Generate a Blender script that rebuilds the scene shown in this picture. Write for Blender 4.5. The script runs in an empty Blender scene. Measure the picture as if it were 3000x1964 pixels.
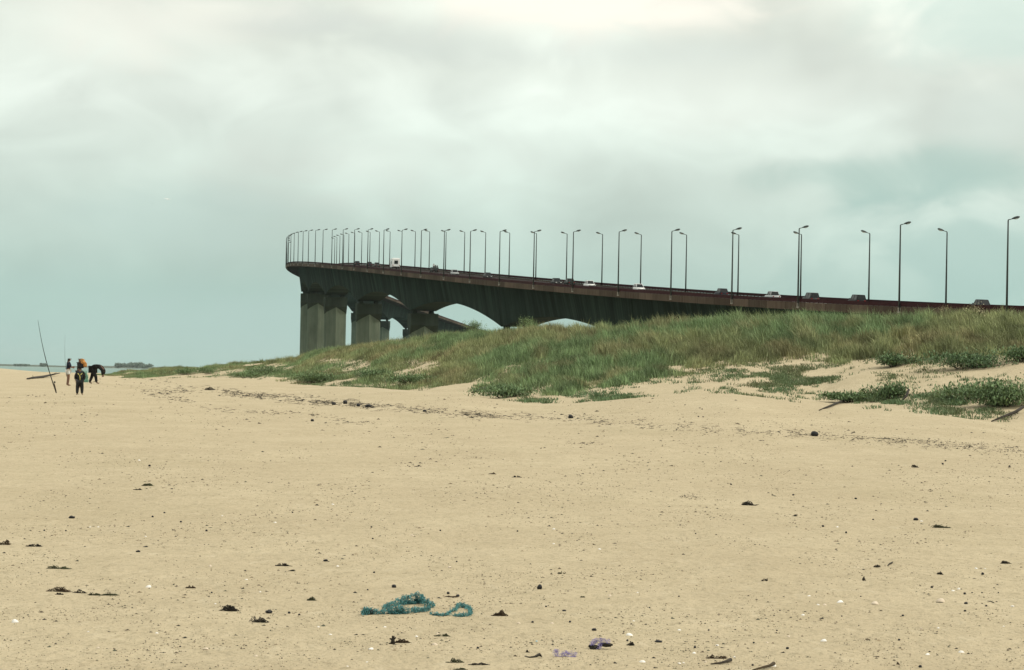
import bpy, bmesh, math, random
import numpy as np
from mathutils import Vector, Matrix, noise as mnoise

# ------------------------------------------------------------------ camera
scene = bpy.context.scene
COL = scene.collection
FPX = 8000.0                       # focal length in pixels of the 3000 px wide photograph (96 mm)
PITCH, ROLL, CZ = math.radians(0.844), math.radians(1.1), 1.6
F = Vector((0, math.cos(PITCH), math.sin(PITCH)))
R0 = Vector((1, 0, 0)); U0 = Vector((0, -math.sin(PITCH), math.cos(PITCH)))
RR = R0*math.cos(ROLL) + U0*math.sin(ROLL)
UU = U0*math.cos(ROLL) - R0*math.sin(ROLL)
cam_d = bpy.data.cameras.new("camera"); cam = bpy.data.objects.new("camera", cam_d); COL.objects.link(cam)
cam.matrix_world = Matrix(((RR.x, UU.x, -F.x, 0), (RR.y, UU.y, -F.y, 0), (RR.z, UU.z, -F.z, CZ), (0, 0, 0, 1)))
cam_d.lens = 96; cam_d.sensor_width = 36; cam_d.clip_start = 0.5; cam_d.clip_end = 60000
scene.camera = cam
scene.cycles.use_denoising = True

# ------------------------------------------------------------------ exposure, sun, sky
scene.view_settings.view_transform = 'Standard'
scene.view_settings.look = 'None'
scene.view_settings.exposure = 0.15
scene.view_settings.gamma = 1.0
SUN_EL, SUN_AZ = math.radians(48), math.radians(98)      # azimuth from +Y (view direction) towards +X
sd = Vector((math.sin(SUN_AZ)*math.cos(SUN_EL), math.cos(SUN_AZ)*math.cos(SUN_EL), math.sin(SUN_EL)))
sun_d = bpy.data.lights.new("sun", 'SUN'); sun_d.energy = 2.0; sun_d.angle = math.radians(7); sun_d.color = (1.0, 0.93, 0.80)
sun = bpy.data.objects.new("sun", sun_d); COL.objects.link(sun)
sun.rotation_euler = (-sd).to_track_quat('-Z', 'Y').to_euler()

class NT:
    """tiny helper around a node tree"""
    def __init__(s, tree): s.t = tree
    def n(s, typ, **kw):
        nd = s.t.nodes.new(typ)
        for k, v in kw.items():
            if k == 'ins':
                for kk, vv in v.items(): s.put(nd.inputs[kk], vv)
            else: setattr(nd, k, v)
        return nd
    def put(s, sock, v):
        if isinstance(v, bpy.types.NodeSocket): s.t.links.new(v, sock)
        elif hasattr(v, 'outputs'): s.t.links.new(v.outputs[0], sock)
        else: sock.default_value = v
    def m(s, op, a, b=0.0, c=0.0, clamp=False):
        nd = s.t.nodes.new('ShaderNodeMath'); nd.operation = op; nd.use_clamp = clamp
        for i, v in enumerate((a, b, c)): s.put(nd.inputs[i], v)
        return nd.outputs[0]
    def mix(s, fac, a, b, mode='MIX'):
        nd = s.t.nodes.new('ShaderNodeMix'); nd.data_type = 'RGBA'; nd.blend_type = mode
        s.put(nd.inputs[0], fac); s.put(nd.inputs[6], a); s.put(nd.inputs[7], b)
        return nd.outputs[2]
    def noise(s, vec, scale, detail=3.0, rough=0.5, dist=0.0):
        nd = s.n('ShaderNodeTexNoise', ins={'Scale': scale, 'Detail': detail, 'Roughness': rough, 'Distortion': dist})
        if vec is not None: s.put(nd.inputs['Vector'], vec)
        return nd.outputs[0]
    def mapv(s, vec, loc=(0, 0, 0), scale=(1, 1, 1)):
        nd = s.n('ShaderNodeMapping'); s.put(nd.inputs[0], vec); nd.inputs[1].default_value = loc; nd.inputs[3].default_value = scale
        return nd.outputs[0]
    def ramp(s, fac, stops, interp='LINEAR'):
        nd = s.n('ShaderNodeValToRGB'); cr = nd.color_ramp; cr.interpolation = interp
        while len(cr.elements) < len(stops): cr.elements.new(0.5)
        for e, (p, c) in zip(cr.elements, stops):
            e.position = p; e.color = c if len(c) == 4 else (*c, 1)
        s.put(nd.inputs[0], fac); return nd.outputs[0]
    def rng(s, v, a, b, c, d):
        nd = s.n('ShaderNodeMapRange', ins={1: a, 2: b, 3: c, 4: d}); s.put(nd.inputs[0], v); return nd.outputs[0]

world = bpy.data.worlds.new("World"); scene.world = world; world.use_nodes = True
wt = world.node_tree; wt.nodes.clear(); W = NT(wt)
out = W.n('ShaderNodeOutputWorld'); bg = W.n('ShaderNodeBackground'); bg.inputs[1].default_value = 0.1
wt.links.new(bg.outputs[0], out.inputs[0])
sky = W.n('ShaderNodeTexSky'); sky.sky_type = 'NISHITA'; sky.sun_disc = False
sky.sun_elevation = SUN_EL; sky.sun_rotation = SUN_AZ; sky.air_density = 1.4; sky.dust_density = 4.0
tc = W.n('ShaderNodeTexCoord'); dirv = tc.outputs['Generated']
sep = W.n('ShaderNodeSeparateXYZ'); W.put(sep.inputs[0], dirv); dz = sep.outputs[2]
zc = W.m('MAXIMUM', dz, 0.0)
base = W.ramp(W.m('SQRT', zc), [(0.0, (.37, .55, .50)), (.17, (.435, .60, .54)), (.25, (.60, .72, .65)), (.316, (.69, .76, .69)),
                               (.38, (.76, .80, .71)), (.62, (.98, 1.0, .90)), (1.0, (1.0, 1.0, 0.93))])
# soft overcast cloud sheets, stretched along the horizon
cv = W.mapv(dirv, loc=(.3, .2, 0), scale=(9, 9, 17))
n1 = W.noise(cv, 1.0, 3.0, 0.45, 0.5)
n2 = W.noise(W.mapv(dirv, loc=(3.1, 1.7, 0.4), scale=(22, 22, 40)), 1.0, 4.0, 0.5, 0.7)
hi = W.rng(dz, 0.02, 0.09, 0.25, 1.0)
f1 = W.m('MULTIPLY', W.rng(n1, 0.30, 0.70, -0.24, 0.22), hi)
f2 = W.m('MULTIPLY', W.rng(n2, 0.32, 0.70, -0.085, 0.085), hi)
amp = W.m('ADD', W.m('ADD', f1, f2), 1.0)
def to_dir(u, v):
    d = F + RR*((u-1500)/FPX) - UU*((v-982)/FPX); d.normalize(); return d
def patch(u, v, su, sv):
    d0 = to_dir(u, v)
    sub = W.n('ShaderNodeVectorMath', operation='SUBTRACT'); W.put(sub.inputs[0], dirv); sub.inputs[1].default_value = d0
    # break the edge of the bank with the cloud noise
    mul = W.n('ShaderNodeVectorMath', operation='MULTIPLY'); W.put(mul.inputs[0], sub.outputs[0]); mul.inputs[1].default_value = (FPX/su, 1.0, FPX/sv)
    ln = W.n('ShaderNodeVectorMath', operation='LENGTH'); W.put(ln.inputs[0], mul.outputs[0])
    l = W.m('ADD', ln.outputs['Value'], W.rng(n2, 0.3, 0.7, -0.45, 0.45))
    nd = W.n('ShaderNodeMapRange', interpolation_type='SMOOTHERSTEP', ins={1: 0.05, 2: 1.25, 3: 1.0, 4: 0.0}); W.put(nd.inputs[0], l)
    return nd.outputs[0]
col = W.n('ShaderNodeVectorMath', operation='SCALE'); W.put(col.inputs[0], base); W.put(col.inputs['Scale'], amp); col = col.outputs[0]
for (u, v, su, sv, c, k) in [(1750, -10, 720, 150, (1.02, .98, .86), .95), (480, 60, 420, 140, (.92, .92, .82), .6),
                             (2750, 520, 620, 95, (.35, .53, .48), .55), (2150, 260, 520, 190, (.80, .85, .77), .45),
                             (2950, 330, 200, 120, (.74, .84, .77), .4), (1250, 120, 420, 90, (.62, .68, .63), .4),
                             (1050, 470, 750, 130, (.74, .79, .72), .3), (2950, 60, 500, 160, (.60, .77, .70), .55), (1900, 150, 700, 70, (.68, .75, .70), .3),
                             (450, 640, 420, 140, (.52, .67, .62), .4), (2950, 760, 700, 210, (.38, .56, .515), .55), (500, 960, 900, 160, (.45, .60, .56), .55), (850, 60, 300, 70, (.66, .71, .66), .5), (640, 20, 260, 60, (.95, .94, .83), .5)]:
    col = W.mix(W.m('MULTIPLY', patch(u, v, su, sv), k), col, (*c, 1))
sc10 = W.n('ShaderNodeVectorMath', operation='SCALE'); W.put(sc10.inputs[0], col); sc10.inputs['Scale'].default_value = 10.0
SKYMIX = 0.06
wt.links.new(W.mix(SKYMIX, sc10.outputs[0], sky.outputs[0]), bg.inputs[0])

# ------------------------------------------------------------------ helpers
rng = np.random.default_rng(11)
random.seed(5)
def S(x, a, b):
    t = np.clip((np.asarray(x, float)-a)/(b-a), 0, 1); return t*t*(3-2*t)
def vnoise(x, y, seed=0):
    x = np.asarray(x, float); y = np.asarray(y, float)
    xi = np.floor(x).astype(np.int64); yi = np.floor(y).astype(np.int64); fx = x-xi; fy = y-yi
    def h(a, b):
        n = (a*374761393 + b*668265263 + seed*974711) & 0xffffffff
        n = ((n ^ (n >> 13))*1274126177) & 0xffffffff
        return ((n ^ (n >> 16)) & 0xffff)/65535.0
    ux = fx*fx*(3-2*fx); uy = fy*fy*(3-2*fy)
    return (h(xi, yi)*(1-ux)+h(xi+1, yi)*ux)*(1-uy) + (h(xi, yi+1)*(1-ux)+h(xi+1, yi+1)*ux)*uy
def fbm(x, y, seed=0, o=4):
    s = 0; a = .5
    for i in range(o): s = s + a*vnoise(x*2**i, y*2**i, seed+i*17); a *= .5
    return s
def hor(u): return 1100 + (np.asarray(u, float)-1500)*math.tan(ROLL)
def proj(x, y, z):
    p = Vector((x, y, z-CZ)); d = p.dot(F)
    return 1500+FPX*p.dot(RR)/d, 982-FPX*p.dot(UU)/d

def link(name, me, mat=None, parent=None):
    o = bpy.data.objects.new(name, me); COL.objects.link(o)
    if mat is not None:
        for m_ in (mat if isinstance(mat, (list, tuple)) else [mat]): me.materials.append(m_)
    if parent: o.parent = parent
    return o
def tag(o, label, cat=None, group=None, kind=None):
    o['label'] = label
    if cat: o['category'] = cat
    if group: o['group'] = group
    if kind: o['kind'] = kind
    return o
def empty(name, loc, rz=0.0, rot=None):
    o = bpy.data.objects.new(name, None); COL.objects.link(o); o.empty_display_size = .2
    o.location = loc; o.rotation_euler = rot if rot else (0, 0, rz); return o
def mesh_np(name, V, Q=None, T=None, smooth=False):
    """fast mesh from numpy arrays of verts, quads, tris"""
    me = bpy.data.meshes.new(name); V = np.asarray(V, np.float32)
    me.vertices.add(len(V)); me.vertices.foreach_set('co', V.ravel())
    idx = []; tot = []
    if Q is not None and len(Q): Q = np.asarray(Q, np.int32); idx.append(Q.ravel()); tot.append(np.full(len(Q), 4, np.int32))
    if T is not None and len(T): T = np.asarray(T, np.int32); idx.append(T.ravel()); tot.append(np.full(len(T), 3, np.int32))
    idx = np.concatenate(idx); tot = np.concatenate(tot)
    me.loops.add(len(idx)); me.loops.foreach_set('vertex_index', idx)
    me.polygons.add(len(tot)); st = np.zeros(len(tot), np.int32); st[1:] = np.cumsum(tot)[:-1]
    me.polygons.foreach_set('loop_start', st); me.polygons.foreach_set('loop_total', tot)
    if smooth: me.polygons.foreach_set('use_smooth', np.ones(len(tot), bool))
    me.update(calc_edges=True); me.validate(); return me
class MB:
    """collects simple solids into one mesh"""
    def __init__(s): s.v = []; s.f = []; s.mi = []
    def add(s, vs, fs, mi=0):
        b = len(s.v); s.v += [tuple(v) for v in vs]
        for f in fs: s.f.append(tuple(i+b for i in f)); s.mi.append(mi)
    def box(s, x0, x1, y0, y1, z0, z1, mi=0):
        s.add([(x0, y0, z0), (x1, y0, z0), (x1, y1, z0), (x0, y1, z0), (x0, y0, z1), (x1, y0, z1), (x1, y1, z1), (x0, y1, z1)],
              [(3, 2, 1, 0), (4, 5, 6, 7), (0, 1, 5, 4), (1, 2, 6, 5), (2, 3, 7, 6), (3, 0, 4, 7)], mi)
    def tube(s, pts, rad, n=8, cap=True, mi=0):
        pts = [Vector(p) for p in pts]; k = len(pts)
        rad = rad if isinstance(rad, (list, tuple)) else [rad]*k
        vs = []; fs = []; ref = None
        for i, p in enumerate(pts):
            d = (pts[min(i+1, k-1)]-pts[max(i-1, 0)]); d = d.normalized() if d.length > 1e-9 else Vector((0, 0, 1))
            if ref is None: ref = Vector((0, 0, 1)) if abs(d.z) < .9 else Vector((1, 0, 0))
            a = d.cross(ref)
            if a.length < 1e-6: a = d.orthogonal()
            a.normalize(); b = d.cross(a).normalized(); ref = b.cross(d) if False else ref
            for j in range(n):
                t = 2*math.pi*j/n; vs.append(p + (a*math.cos(t)+b*math.sin(t))*rad[i])
        for i in range(k-1):
            for j in range(n):
                fs.append((i*n+j, i*n+(j+1) % n, (i+1)*n+(j+1) % n, (i+1)*n+j))
        if cap:
            fs.append(tuple(reversed(range(n)))); fs.append(tuple((k-1)*n+j for j in range(n)))
        s.add(vs, fs, mi)
    def loft(s, rings, cap=True, mi=0):
        n = len(rings[0]); vs = [p for r in rings for p in r]; fs = []
        for i in range(len(rings)-1):
            for j in range(n): fs.append((i*n+j, i*n+(j+1) % n, (i+1)*n+(j+1) % n, (i+1)*n+j))
        if cap: fs.append(tuple(reversed(range(n)))); fs.append(tuple((len(rings)-1)*n+j for j in range(n)))
        s.add(vs, fs, mi)
    def build(s, name, mat, parent=None, smooth=False, bevel=0):
        me = bpy.data.meshes.new(name); me.from_pydata(s.v, [], s.f)
        me.polygons.foreach_set('material_index', s.mi)
        bm = bmesh.new(); bm.from_mesh(me); bmesh.ops.recalc_face_normals(bm, faces=bm.faces)
        if bevel: bmesh.ops.bevel(bm, geom=list(bm.edges), offset=bevel, segments=2, affect='EDGES', clamp_overlap=True)
        bm.to_mesh(me); bm.free()
        if smooth: me.polygons.foreach_set('use_smooth', [True]*len(me.polygons))
        me.update(); return link(name, me, mat, parent)

MATS = {}
def mat(name, color, rough=0.8, var=0.0, scale=4.0, metal=0.0, bump=0.0, bscale=30, spec=0.3, attr=None):
    if name in MATS: return MATS[name]
    m_ = bpy.data.materials.new(name); m_.use_nodes = True; t = NT(m_.node_tree); b = m_.node_tree.nodes['Principled BSDF']
    b.inputs['Roughness'].default_value = rough; b.inputs['Metallic'].default_value = metal
    b.inputs['Specular IOR Level'].default_value = spec
    c = (*color, 1)
    tcn = t.n('ShaderNodeTexCoord').outputs['Object']
    if attr:
        a = t.n('ShaderNodeAttribute', attribute_name=attr); c = a.outputs['Color']
    if var:
        nz = t.noise(tcn, scale, 5.0, 0.6)
        k = t.rng(nz, 0.3, 0.7, 1-var, 1+var)
        sc_ = t.n('ShaderNodeVectorMath', operation='SCALE'); t.put(sc_.inputs[0], c if isinstance(c, bpy.types.NodeSocket) else c[:3]); t.put(sc_.inputs['Scale'], k)
        t.put(b.inputs['Base Color'], sc_.outputs[0])
    else: t.put(b.inputs['Base Color'], c)
    if bump:
        bn = t.n('ShaderNodeBump', ins={'Strength': bump, 'Distance': 0.05}); t.put(bn.inputs['Height'], t.noise(tcn, bscale, 4.0))
        t.put(b.inputs['Normal'], bn.outputs[0])
    MATS[name] = m_; return m_

# ------------------------------------------------------------------ terrain
FOOT = np.array([(-1500, 1100), (200, 1100), (350, 1108), (450, 1110), (600, 1106), (700, 1109), (800, 1116), (870, 1127), (1000, 1131), (1130, 1137), (1250, 1147), (1350, 1152),
                 (1450, 1168), (1560, 1182), (1700, 1178), (1850, 1163), (2000, 1155), (2150, 1150), (2400, 1188), (2600, 1203), (2750, 1213), (3000, 1248), (3400, 1275), (6000, 1300)], float)
CREST = np.array([(-1500, 1085), (200, 1086), (335, 1084), (430, 1080), (520, 1071), (700, 1056), (860, 1045), (940, 1017), (1100, 997), (1240, 977), (1320, 968), (1400, 962), (1550, 951),
                  (1620, 952), (1720, 950), (1900, 938), (2150, 925), (2300, 918), (2600, 917), (2720, 905), (2800, 905), (3000, 909), (3400, 912), (6000, 915)], float)
def z_sand(d):
    d = np.asarray(d, float)
    return 0.5*S(d, 30, 200) + 0.25*S(d, 200, 380)
_ug = np.linspace(-6000, 9000, 3001)
_uc = np.clip(_ug, -1500, 6000)
_fd = np.interp(_ug, [-1500, 300, 450, 700, 1000, 1250, 1560, 2000, 2400, 3000, 4000], [300, 285, 262, 215, 165, 136, 114, 112, 106, 92, 85])
_cd = np.interp(_ug, [-1500, 300, 450, 700, 1000, 1250, 1560, 2000, 2400, 3000, 4000], [330, 325, 335, 320, 262, 228, 192, 176, 166, 150, 140])
_k = np.exp(-.5*(np.arange(-40, 41)/11.0)**2); _k /= _k.sum()
_sm = lambda q, w=1: np.convolve(np.pad(q, 40, mode='edge'), _k, mode='valid')
_fd, _cd = _sm(_fd), _sm(_cd)
_k = np.exp(-.5*(np.arange(-40, 41)/5.0)**2); _k /= _k.sum()
_zf = _sm(np.minimum(CZ - (np.interp(_ug, FOOT[:, 0], FOOT[:, 1]) - hor(_uc))*_fd/FPX, 1.2))     # height of the sand at the dune foot
GH = np.interp(_ug, [300, 420, 800, 1500, 2000, 2500, 3000], [.28, .48, .56, .68, .84, .82, .70])
_k = np.exp(-.5*(np.arange(-40, 41)/2.5)**2); _k /= _k.sum()
_cz = _sm(CZ + (hor(_uc) - np.interp(_ug, CREST[:, 0], CREST[:, 1]))/FPX*_cd - GH)
_dune = S(_ug, 300, 370)
_back = -1.8 + 3.4*S(_ug, 550, 1000)
def ground(x, y, detail=True):
    x = np.asarray(x, float); y = np.maximum(np.asarray(y, float), .5)
    u = 1500+FPX*x/y
    fd = np.interp(u, _ug, _fd); cd = np.interp(u, _ug, _cd); cz = np.interp(u, _ug, _cz); dn = np.interp(u, _ug, _dune); bk = np.interp(u, _ug, _back)
    zs = z_sand(y)
    zsl = zs - 2.6*S(y, 400, 560)                     # open beach falls to the sea
    t = np.clip((y-fd)/(cd-fd), 0, 1); s_ = .45*t + .55*t*t*(3-2*t)
    zf = np.interp(u, _ug, _zf)
    zs = zs + (zf-z_sand(fd))*S(y, fd*.45, fd)*dn*(y < fd+1)
    zd = np.where(y < cd, zf + (cz-zf)*s_, cz + (bk-cz)*S(y, cd, cd+85))
    zd = zd - 6*S(y, 1000, 1300)
    zz = np.where(y < fd, zs, zsl*(1-dn) + zd*dn)
    if detail:
        inD = S(y, fd-4, fd+6)*dn*(1-S(y, cd+20, cd+60))
        zz = zz + inD*(.9*(fbm(x/5.5+3, y/16, 3, 3)-.44) + .30*(fbm(x/1.9, y/5+9, 8, 2)-.37))*np.clip(1.1-.6*t, .3, 1)
        zz = zz + (1-inD)*(.10*(fbm(x/4, y/5, 21, 3)-.44)*S(y, 20, 60) + .036*(fbm(x/.6, y/.9, 5, 2)-.37)*(1-S(y, 60, 120)) + .05*(fbm(x/1.7+4, y/2.6, 15, 2)-.37)*S(y, 14, 24)*(1-S(y, 90, 160)))
    return zz
def gz(x, y): return float(ground(x, y))
def at(u, v, lift=0.0):
    """the point of the ground that shows at a pixel of the photograph"""
    d = F + RR*((u-1500)/FPX) - UU*((v-982)/FPX)
    ts = 8*np.exp(np.linspace(0, math.log(1400/8), 500))
    for _ in range(3):
        px_ = d.x*ts; py_ = d.y*ts; below = CZ+d.z*ts < ground(px_, py_)+lift
        i = int(np.argmax(below))
        if not below[i]: return Vector((0, 0, CZ)) + d*300
        a, b = ts[max(i-1, 0)], ts[i]; ts = np.linspace(a, b, 24)
    return Vector((0, 0, CZ)) + d*float(b)

aa = np.concatenate([np.linspace(-1.1, -.21, 50)[:-1], np.linspace(-.21, .21, 460), np.linspace(.21, 1.1, 50)[1:]])
dd = np.concatenate([4*np.exp(np.linspace(0, math.log(70/4), 300))[:-1], np.arange(70, 345, .55), 345*np.exp(np.linspace(0, math.log(1400/345), 90))])
A, D = np.meshgrid(aa, dd)
X = A*D; Y = D; Z = ground(X, Y)
nr, nc = A.shape
ii = np.arange(nr*nc).reshape(nr, nc)
Qd = np.stack([ii[:-1, :-1], ii[:-1, 1:], ii[1:, 1:], ii[1:, :-1]], -1).reshape(-1, 4)
sandm = bpy.data.materials.new("sand"); sandm.use_nodes = True
t = NT(sandm.node_tree); b = sandm.node_tree.nodes['Principled BSDF']
b.inputs['Roughness'].default_value = .95; b.inputs['Specular IOR Level'].default_value = .12
gp = t.n('ShaderNodeNewGeometry').outputs['Position']
big = t.noise(t.mapv(gp, scale=(1, .45, 1)), .35, 4, .55)
mid = t.noise(t.mapv(gp, scale=(1, .55, 1)), 2.2, 5, .6)
fine = t.noise(gp, 38.0, 4, .65)
c1 = t.mix(t.rng(big, .35, .68, 0, 1), (.475, .395, .262, 1), (.535, .452, .305, 1))
c2 = t.mix(t.rng(mid, .42, .72, 0, .45), c1, (.385, .32, .205, 1))
c3 = t.mix(t.rng(fine, .52, .68, 0, .5), c2, (.28, .23, .145, 1))
fl2 = t.noise(t.mapv(gp, scale=(1, .35, 1)), 13.0, 6, .7)
c3 = t.mix(t.rng(fl2, .53, .66, 0, .5), c3, (.26, .215, .135, 1))
fl3 = t.noise(t.mapv(gp, loc=(7, 3, 0), scale=(1, .3, 1)), 5.0, 6, .7)
c3 = t.mix(t.rng(fl3, .56, .68, 0, .4), c3, (.60, .52, .37, 1))
damp = t.noise(t.mapv(gp, scale=(.5, .16, 1)), .5, 3, .5)
c3 = t.mix(t.rng(damp, .55, .75, 0, .3), c3, (.36, .305, .185, 1))
t.put(b.inputs['Base Color'], c3)
h1 = t.noise(gp, 9.0, 5, .6); h2 = t.noise(gp, 46.0, 3, .6)
vor = t.n('ShaderNodeTexVoronoi', feature='SMOOTH_F1', ins={'Scale': 3.6}); t.put(vor.inputs['Vector'], t.mapv(gp, scale=(1, .7, 1)))
hh = t.m('ADD', t.m('MULTIPLY', h1, 1.0), t.m('ADD', t.m('MULTIPLY', h2, .28), t.m('MULTIPLY', vor.outputs[0], .35)))
bn = t.n('ShaderNodeBump', ins={'Strength': .9, 'Distance': .07}); t.put(bn.inputs['Height'], hh); t.put(b.inputs['Normal'], bn.outputs[0])
beach = link("beach", mesh_np("beach", np.stack([X, Y, Z], -1).reshape(-1, 3), Qd, smooth=True), sandm)
tag(beach, "pale beige sand beach rising into the dune", kind='structure')

def disc(name, z, r, m_, label):
    n = 96; me = bpy.data.meshes.new(name)
    me.from_pydata([(r*math.cos(2*math.pi*i/n), r*math.sin(2*math.pi*i/n), z) for i in range(n)], [], [tuple(range(n))])
    return tag(link(name, me, m_), label, kind='structure')
seam = bpy.data.materials.new("sea_water"); seam.use_nodes = True; t = NT(seam.node_tree); b = seam.node_tree.nodes['Principled BSDF']
b.inputs['Base Color'].default_value = (.16, .25, .225, 1); b.inputs['Roughness'].default_value = .5; b.inputs['Specular IOR Level'].default_value = .25; b.inputs['IOR'].default_value = 1.33
gp = t.n('ShaderNodeNewGeometry').outputs['Position']
bn = t.n('ShaderNodeBump', ins={'Strength': .6, 'Distance': .3}); t.put(bn.inputs['Height'], t.noise(gp, .5, 4)); t.put(b.inputs['Normal'], bn.outputs[0])
disc("sea", -1.0, 20000, seam, "grey green strait water behind the beach")
disc("seabed", -4.0, 20000, sandm, "sandy sea floor under the strait")

# ------------------------------------------------------------------ bridge
BQ = (-45.892, -119.397, 43.109, 27.393, 32.876, 29.927, -5.956, -11.127); BW = 19.6
def edge(y):
    """outer line of the near parapet: x, z of the rail top, dx/dy at distance y"""
    if y <= 1100:
        t_ = (y-800)/600
        return (BQ[0]+BQ[1]*t_+BQ[2]*t_*t_+BQ[3]*t_**3, BQ[4]+BQ[5]*t_+BQ[6]*t_*t_+BQ[7]*t_**3, (BQ[1]+2*BQ[2]*t_+3*BQ[3]*t_*t_)/600)
    s = y-1100; x0, z0, s0 = edge(1100)
    e = min(s, 720.0); r = s-e
    x = x0+s0*e+2.1e-4*e*e; sl = s0+4.2e-4*e; z = z0+.026*e-5.6e-5*e*e; zs = .026-1.12e-4*e
    return (x+sl*r, max(z+zs*r, 4.0), sl)
def bpt(y, off, dz=0.0):
    x, z, sl = edge(y); n = math.hypot(1, sl)
    return Vector((x+off/n, y-off*sl/n, z+dz))
def bdir(y):
    sl = edge(y)[2]; return math.atan2(1, sl)         # heading of the road, from +X
Y0, Y1 = 265.0, 2150.0
YS = list(np.arange(Y0, 1250, 6.0)) + list(np.arange(1250, Y1, 12.0))
def strip(name, prof, ys, m_, parent, close=True, smooth=False, extra=None):
    """sweep a cross-section [(offset, dz)] along the bridge"""
    rows = []
    arc = [0.0]
    for i in range(1, len(ys)): arc.append(arc[-1] + (bpt(ys[i], 0)-bpt(ys[i-1], 0)).length)
    V = []; n = None
    for y in ys:
        pr = prof(y) if callable(prof) else prof
        n = len(pr); V += [bpt(y, o_, z_) for o_, z_ in pr]
    fs = []; k = n if close else n-1
    for i in range(len(ys)-1):
        for j in range(k): fs.append((i*n+j, (i+1)*n+j, (i+1)*n+(j+1) % n, i*n+(j+1) % n))
    if close: fs.append(tuple(range(n))); fs.append(tuple(reversed([(len(ys)-1)*n+j for j in range(n)])))
    nb = len(V)
    if extra: fs += [tuple(i+nb for i in f) for f in extra.f]; V += [Vector(v) for v in extra.v]
    me = bpy.data.meshes.new(name); me.from_pydata(V, [], fs)
    bm = bmesh.new(); bm.from_mesh(me); bmesh.ops.recalc_face_normals(bm, faces=bm.faces)
    uvl = bm.loops.layers.uv.new("along")
    bm.verts.ensure_lookup_table()
    for f in bm.faces:
        for l in f.loops:
            i = l.vert.index; l[uvl].uv = (arc[i//n] if i < nb else 0, l.vert.co.z)
    bm.to_mesh(me); bm.free()
    if smooth: me.polygons.foreach_set('use_smooth', [True]*len(me.polygons))
    return link(name, me, m_, parent)
def concrete(name, base, streak, sc=1.0, contrast=.5, joints=0.0):
    m_ = bpy.data.materials.new(name); m_.use_nodes = True; t = NT(m_.node_tree); b = m_.node_tree.nodes['Principled BSDF']
    b.inputs['Roughness'].default_value = 1.0; b.inputs['Specular IOR Level'].default_value = .03
    uv = t.n('ShaderNodeUVMap', uv_map="along").outputs[0] if joints else t.n('ShaderNodeNewGeometry').outputs['Position']
    sp = t.mapv(uv, scale=(1.1*sc, .05, 1) if joints else (1.1*sc, 1.1*sc, .05))
    s1 = t.noise(sp, 1.0, 5, .65); s2 = t.noise(t.mapv(uv, scale=(.16, .09, 1) if joints else (.2, .2, .14)), 1.0, 5, .6)
    c = t.mix(t.rng(s1, .38, .68, 0, contrast), (*base, 1), (*streak, 1))
    c = t.mix(t.rng(s2, .4, .7, 0, .55), c, tuple(x*.55 for x in base)+(1,))
    if joints:
        sx = t.n('ShaderNodeSeparateXYZ'); t.put(sx.inputs[0], uv)
        fr = t.m('FRACT', t.m('DIVIDE', sx.outputs[0], joints)); ln = t.m('LESS_THAN', fr, .035)
        c = t.mix(t.m('MULTIPLY', ln, .55), c, tuple(x*.3 for x in base)+(1,))
        # every precast segment weathers a little differently
        wn = t.n('ShaderNodeTexWhiteNoise', noise_dimensions='1D'); t.put(wn.inputs['W'], t.m('FLOOR', t.m('DIVIDE', sx.outputs[0], joints)))
        k = t.rng(wn.outputs[0], 0, 1, .72, 1.3)
        v_ = t.n('ShaderNodeVectorMath', operation='SCALE'); t.put(v_.inputs[0], c); t.put(v_.inputs['Scale'], k); c = v_.outputs[0]
    t.put(b.inputs['Base Color'], c)
    bn = t.n('ShaderNodeBump', ins={'Strength': .3, 'Distance': .05}); t.put(bn.inputs['Height'], t.noise(t.n('ShaderNodeNewGeometry').outputs['Position'], 3.0, 5)); t.put(b.inputs['Normal'], bn.outputs[0])
    return m_
M_FASC = concrete("fascia_concrete", (.075, .055, .043), (.12, .10, .075), 1.0, .6, 9.0)
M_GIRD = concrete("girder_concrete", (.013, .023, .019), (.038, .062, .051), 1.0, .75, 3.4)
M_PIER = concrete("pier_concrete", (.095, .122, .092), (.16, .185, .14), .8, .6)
M_CAP_SHADE = concrete("pier_cap_shaded_concrete", (.030, .042, .034), (.05, .066, .052), .8, .5)  # pier concrete darkened, the deck's shadow is put into its colour
M_RED = mat("rusty_red_paint", (.028, .006, .008), .8, .35, 2.0, spec=.08)
M_ROAD = mat("asphalt", (.026, .021, .020), 1.0, .2, .5, spec=.05)
M_STEEL = mat("dark_steel", (.035, .04, .038), .5, .25, 6.0, spec=.4)

bridge = tag(empty("bridge", (0, 0, 0)), "long curving concrete viaduct with dark red parapet rails beyond the dune", "bridge")
strip("deck_slab", [(.35, -.78), (BW-.35, -.78), (BW-.35, -1.18), (BW-4.6, -1.75), (BW-6.0, -2.2), (6.0, -2.2), (4.6, -1.75), (.35, -1.18)], YS, M_ROAD, bridge)
strip("edge_beam", [(-.05, -.56), (.36, -.56), (.36, -1.70), (-.05, -1.70)], YS, M_FASC, bridge)
strip("edge_beam", [(BW+.05, -.56), (BW-.36, -.56), (BW-.36, -1.70), (BW+.05, -1.70)], YS, M_FASC, bridge)
for o0, sg in ((0.0, 1), (BW, -1)):
    ps = MB(); y = Y0+1
    while y < 900:
        a = bpt(y, o0+sg*.1, -.60); ps.tube([a, a+Vector((0, 0, .2))], .09, 4); y += 2.0
    strip("guard_rail", [(o0, 0), (o0+sg*.22, 0), (o0+sg*.22, -.52), (o0, -.52)], YS, M_RED, bridge, extra=ps)
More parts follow.
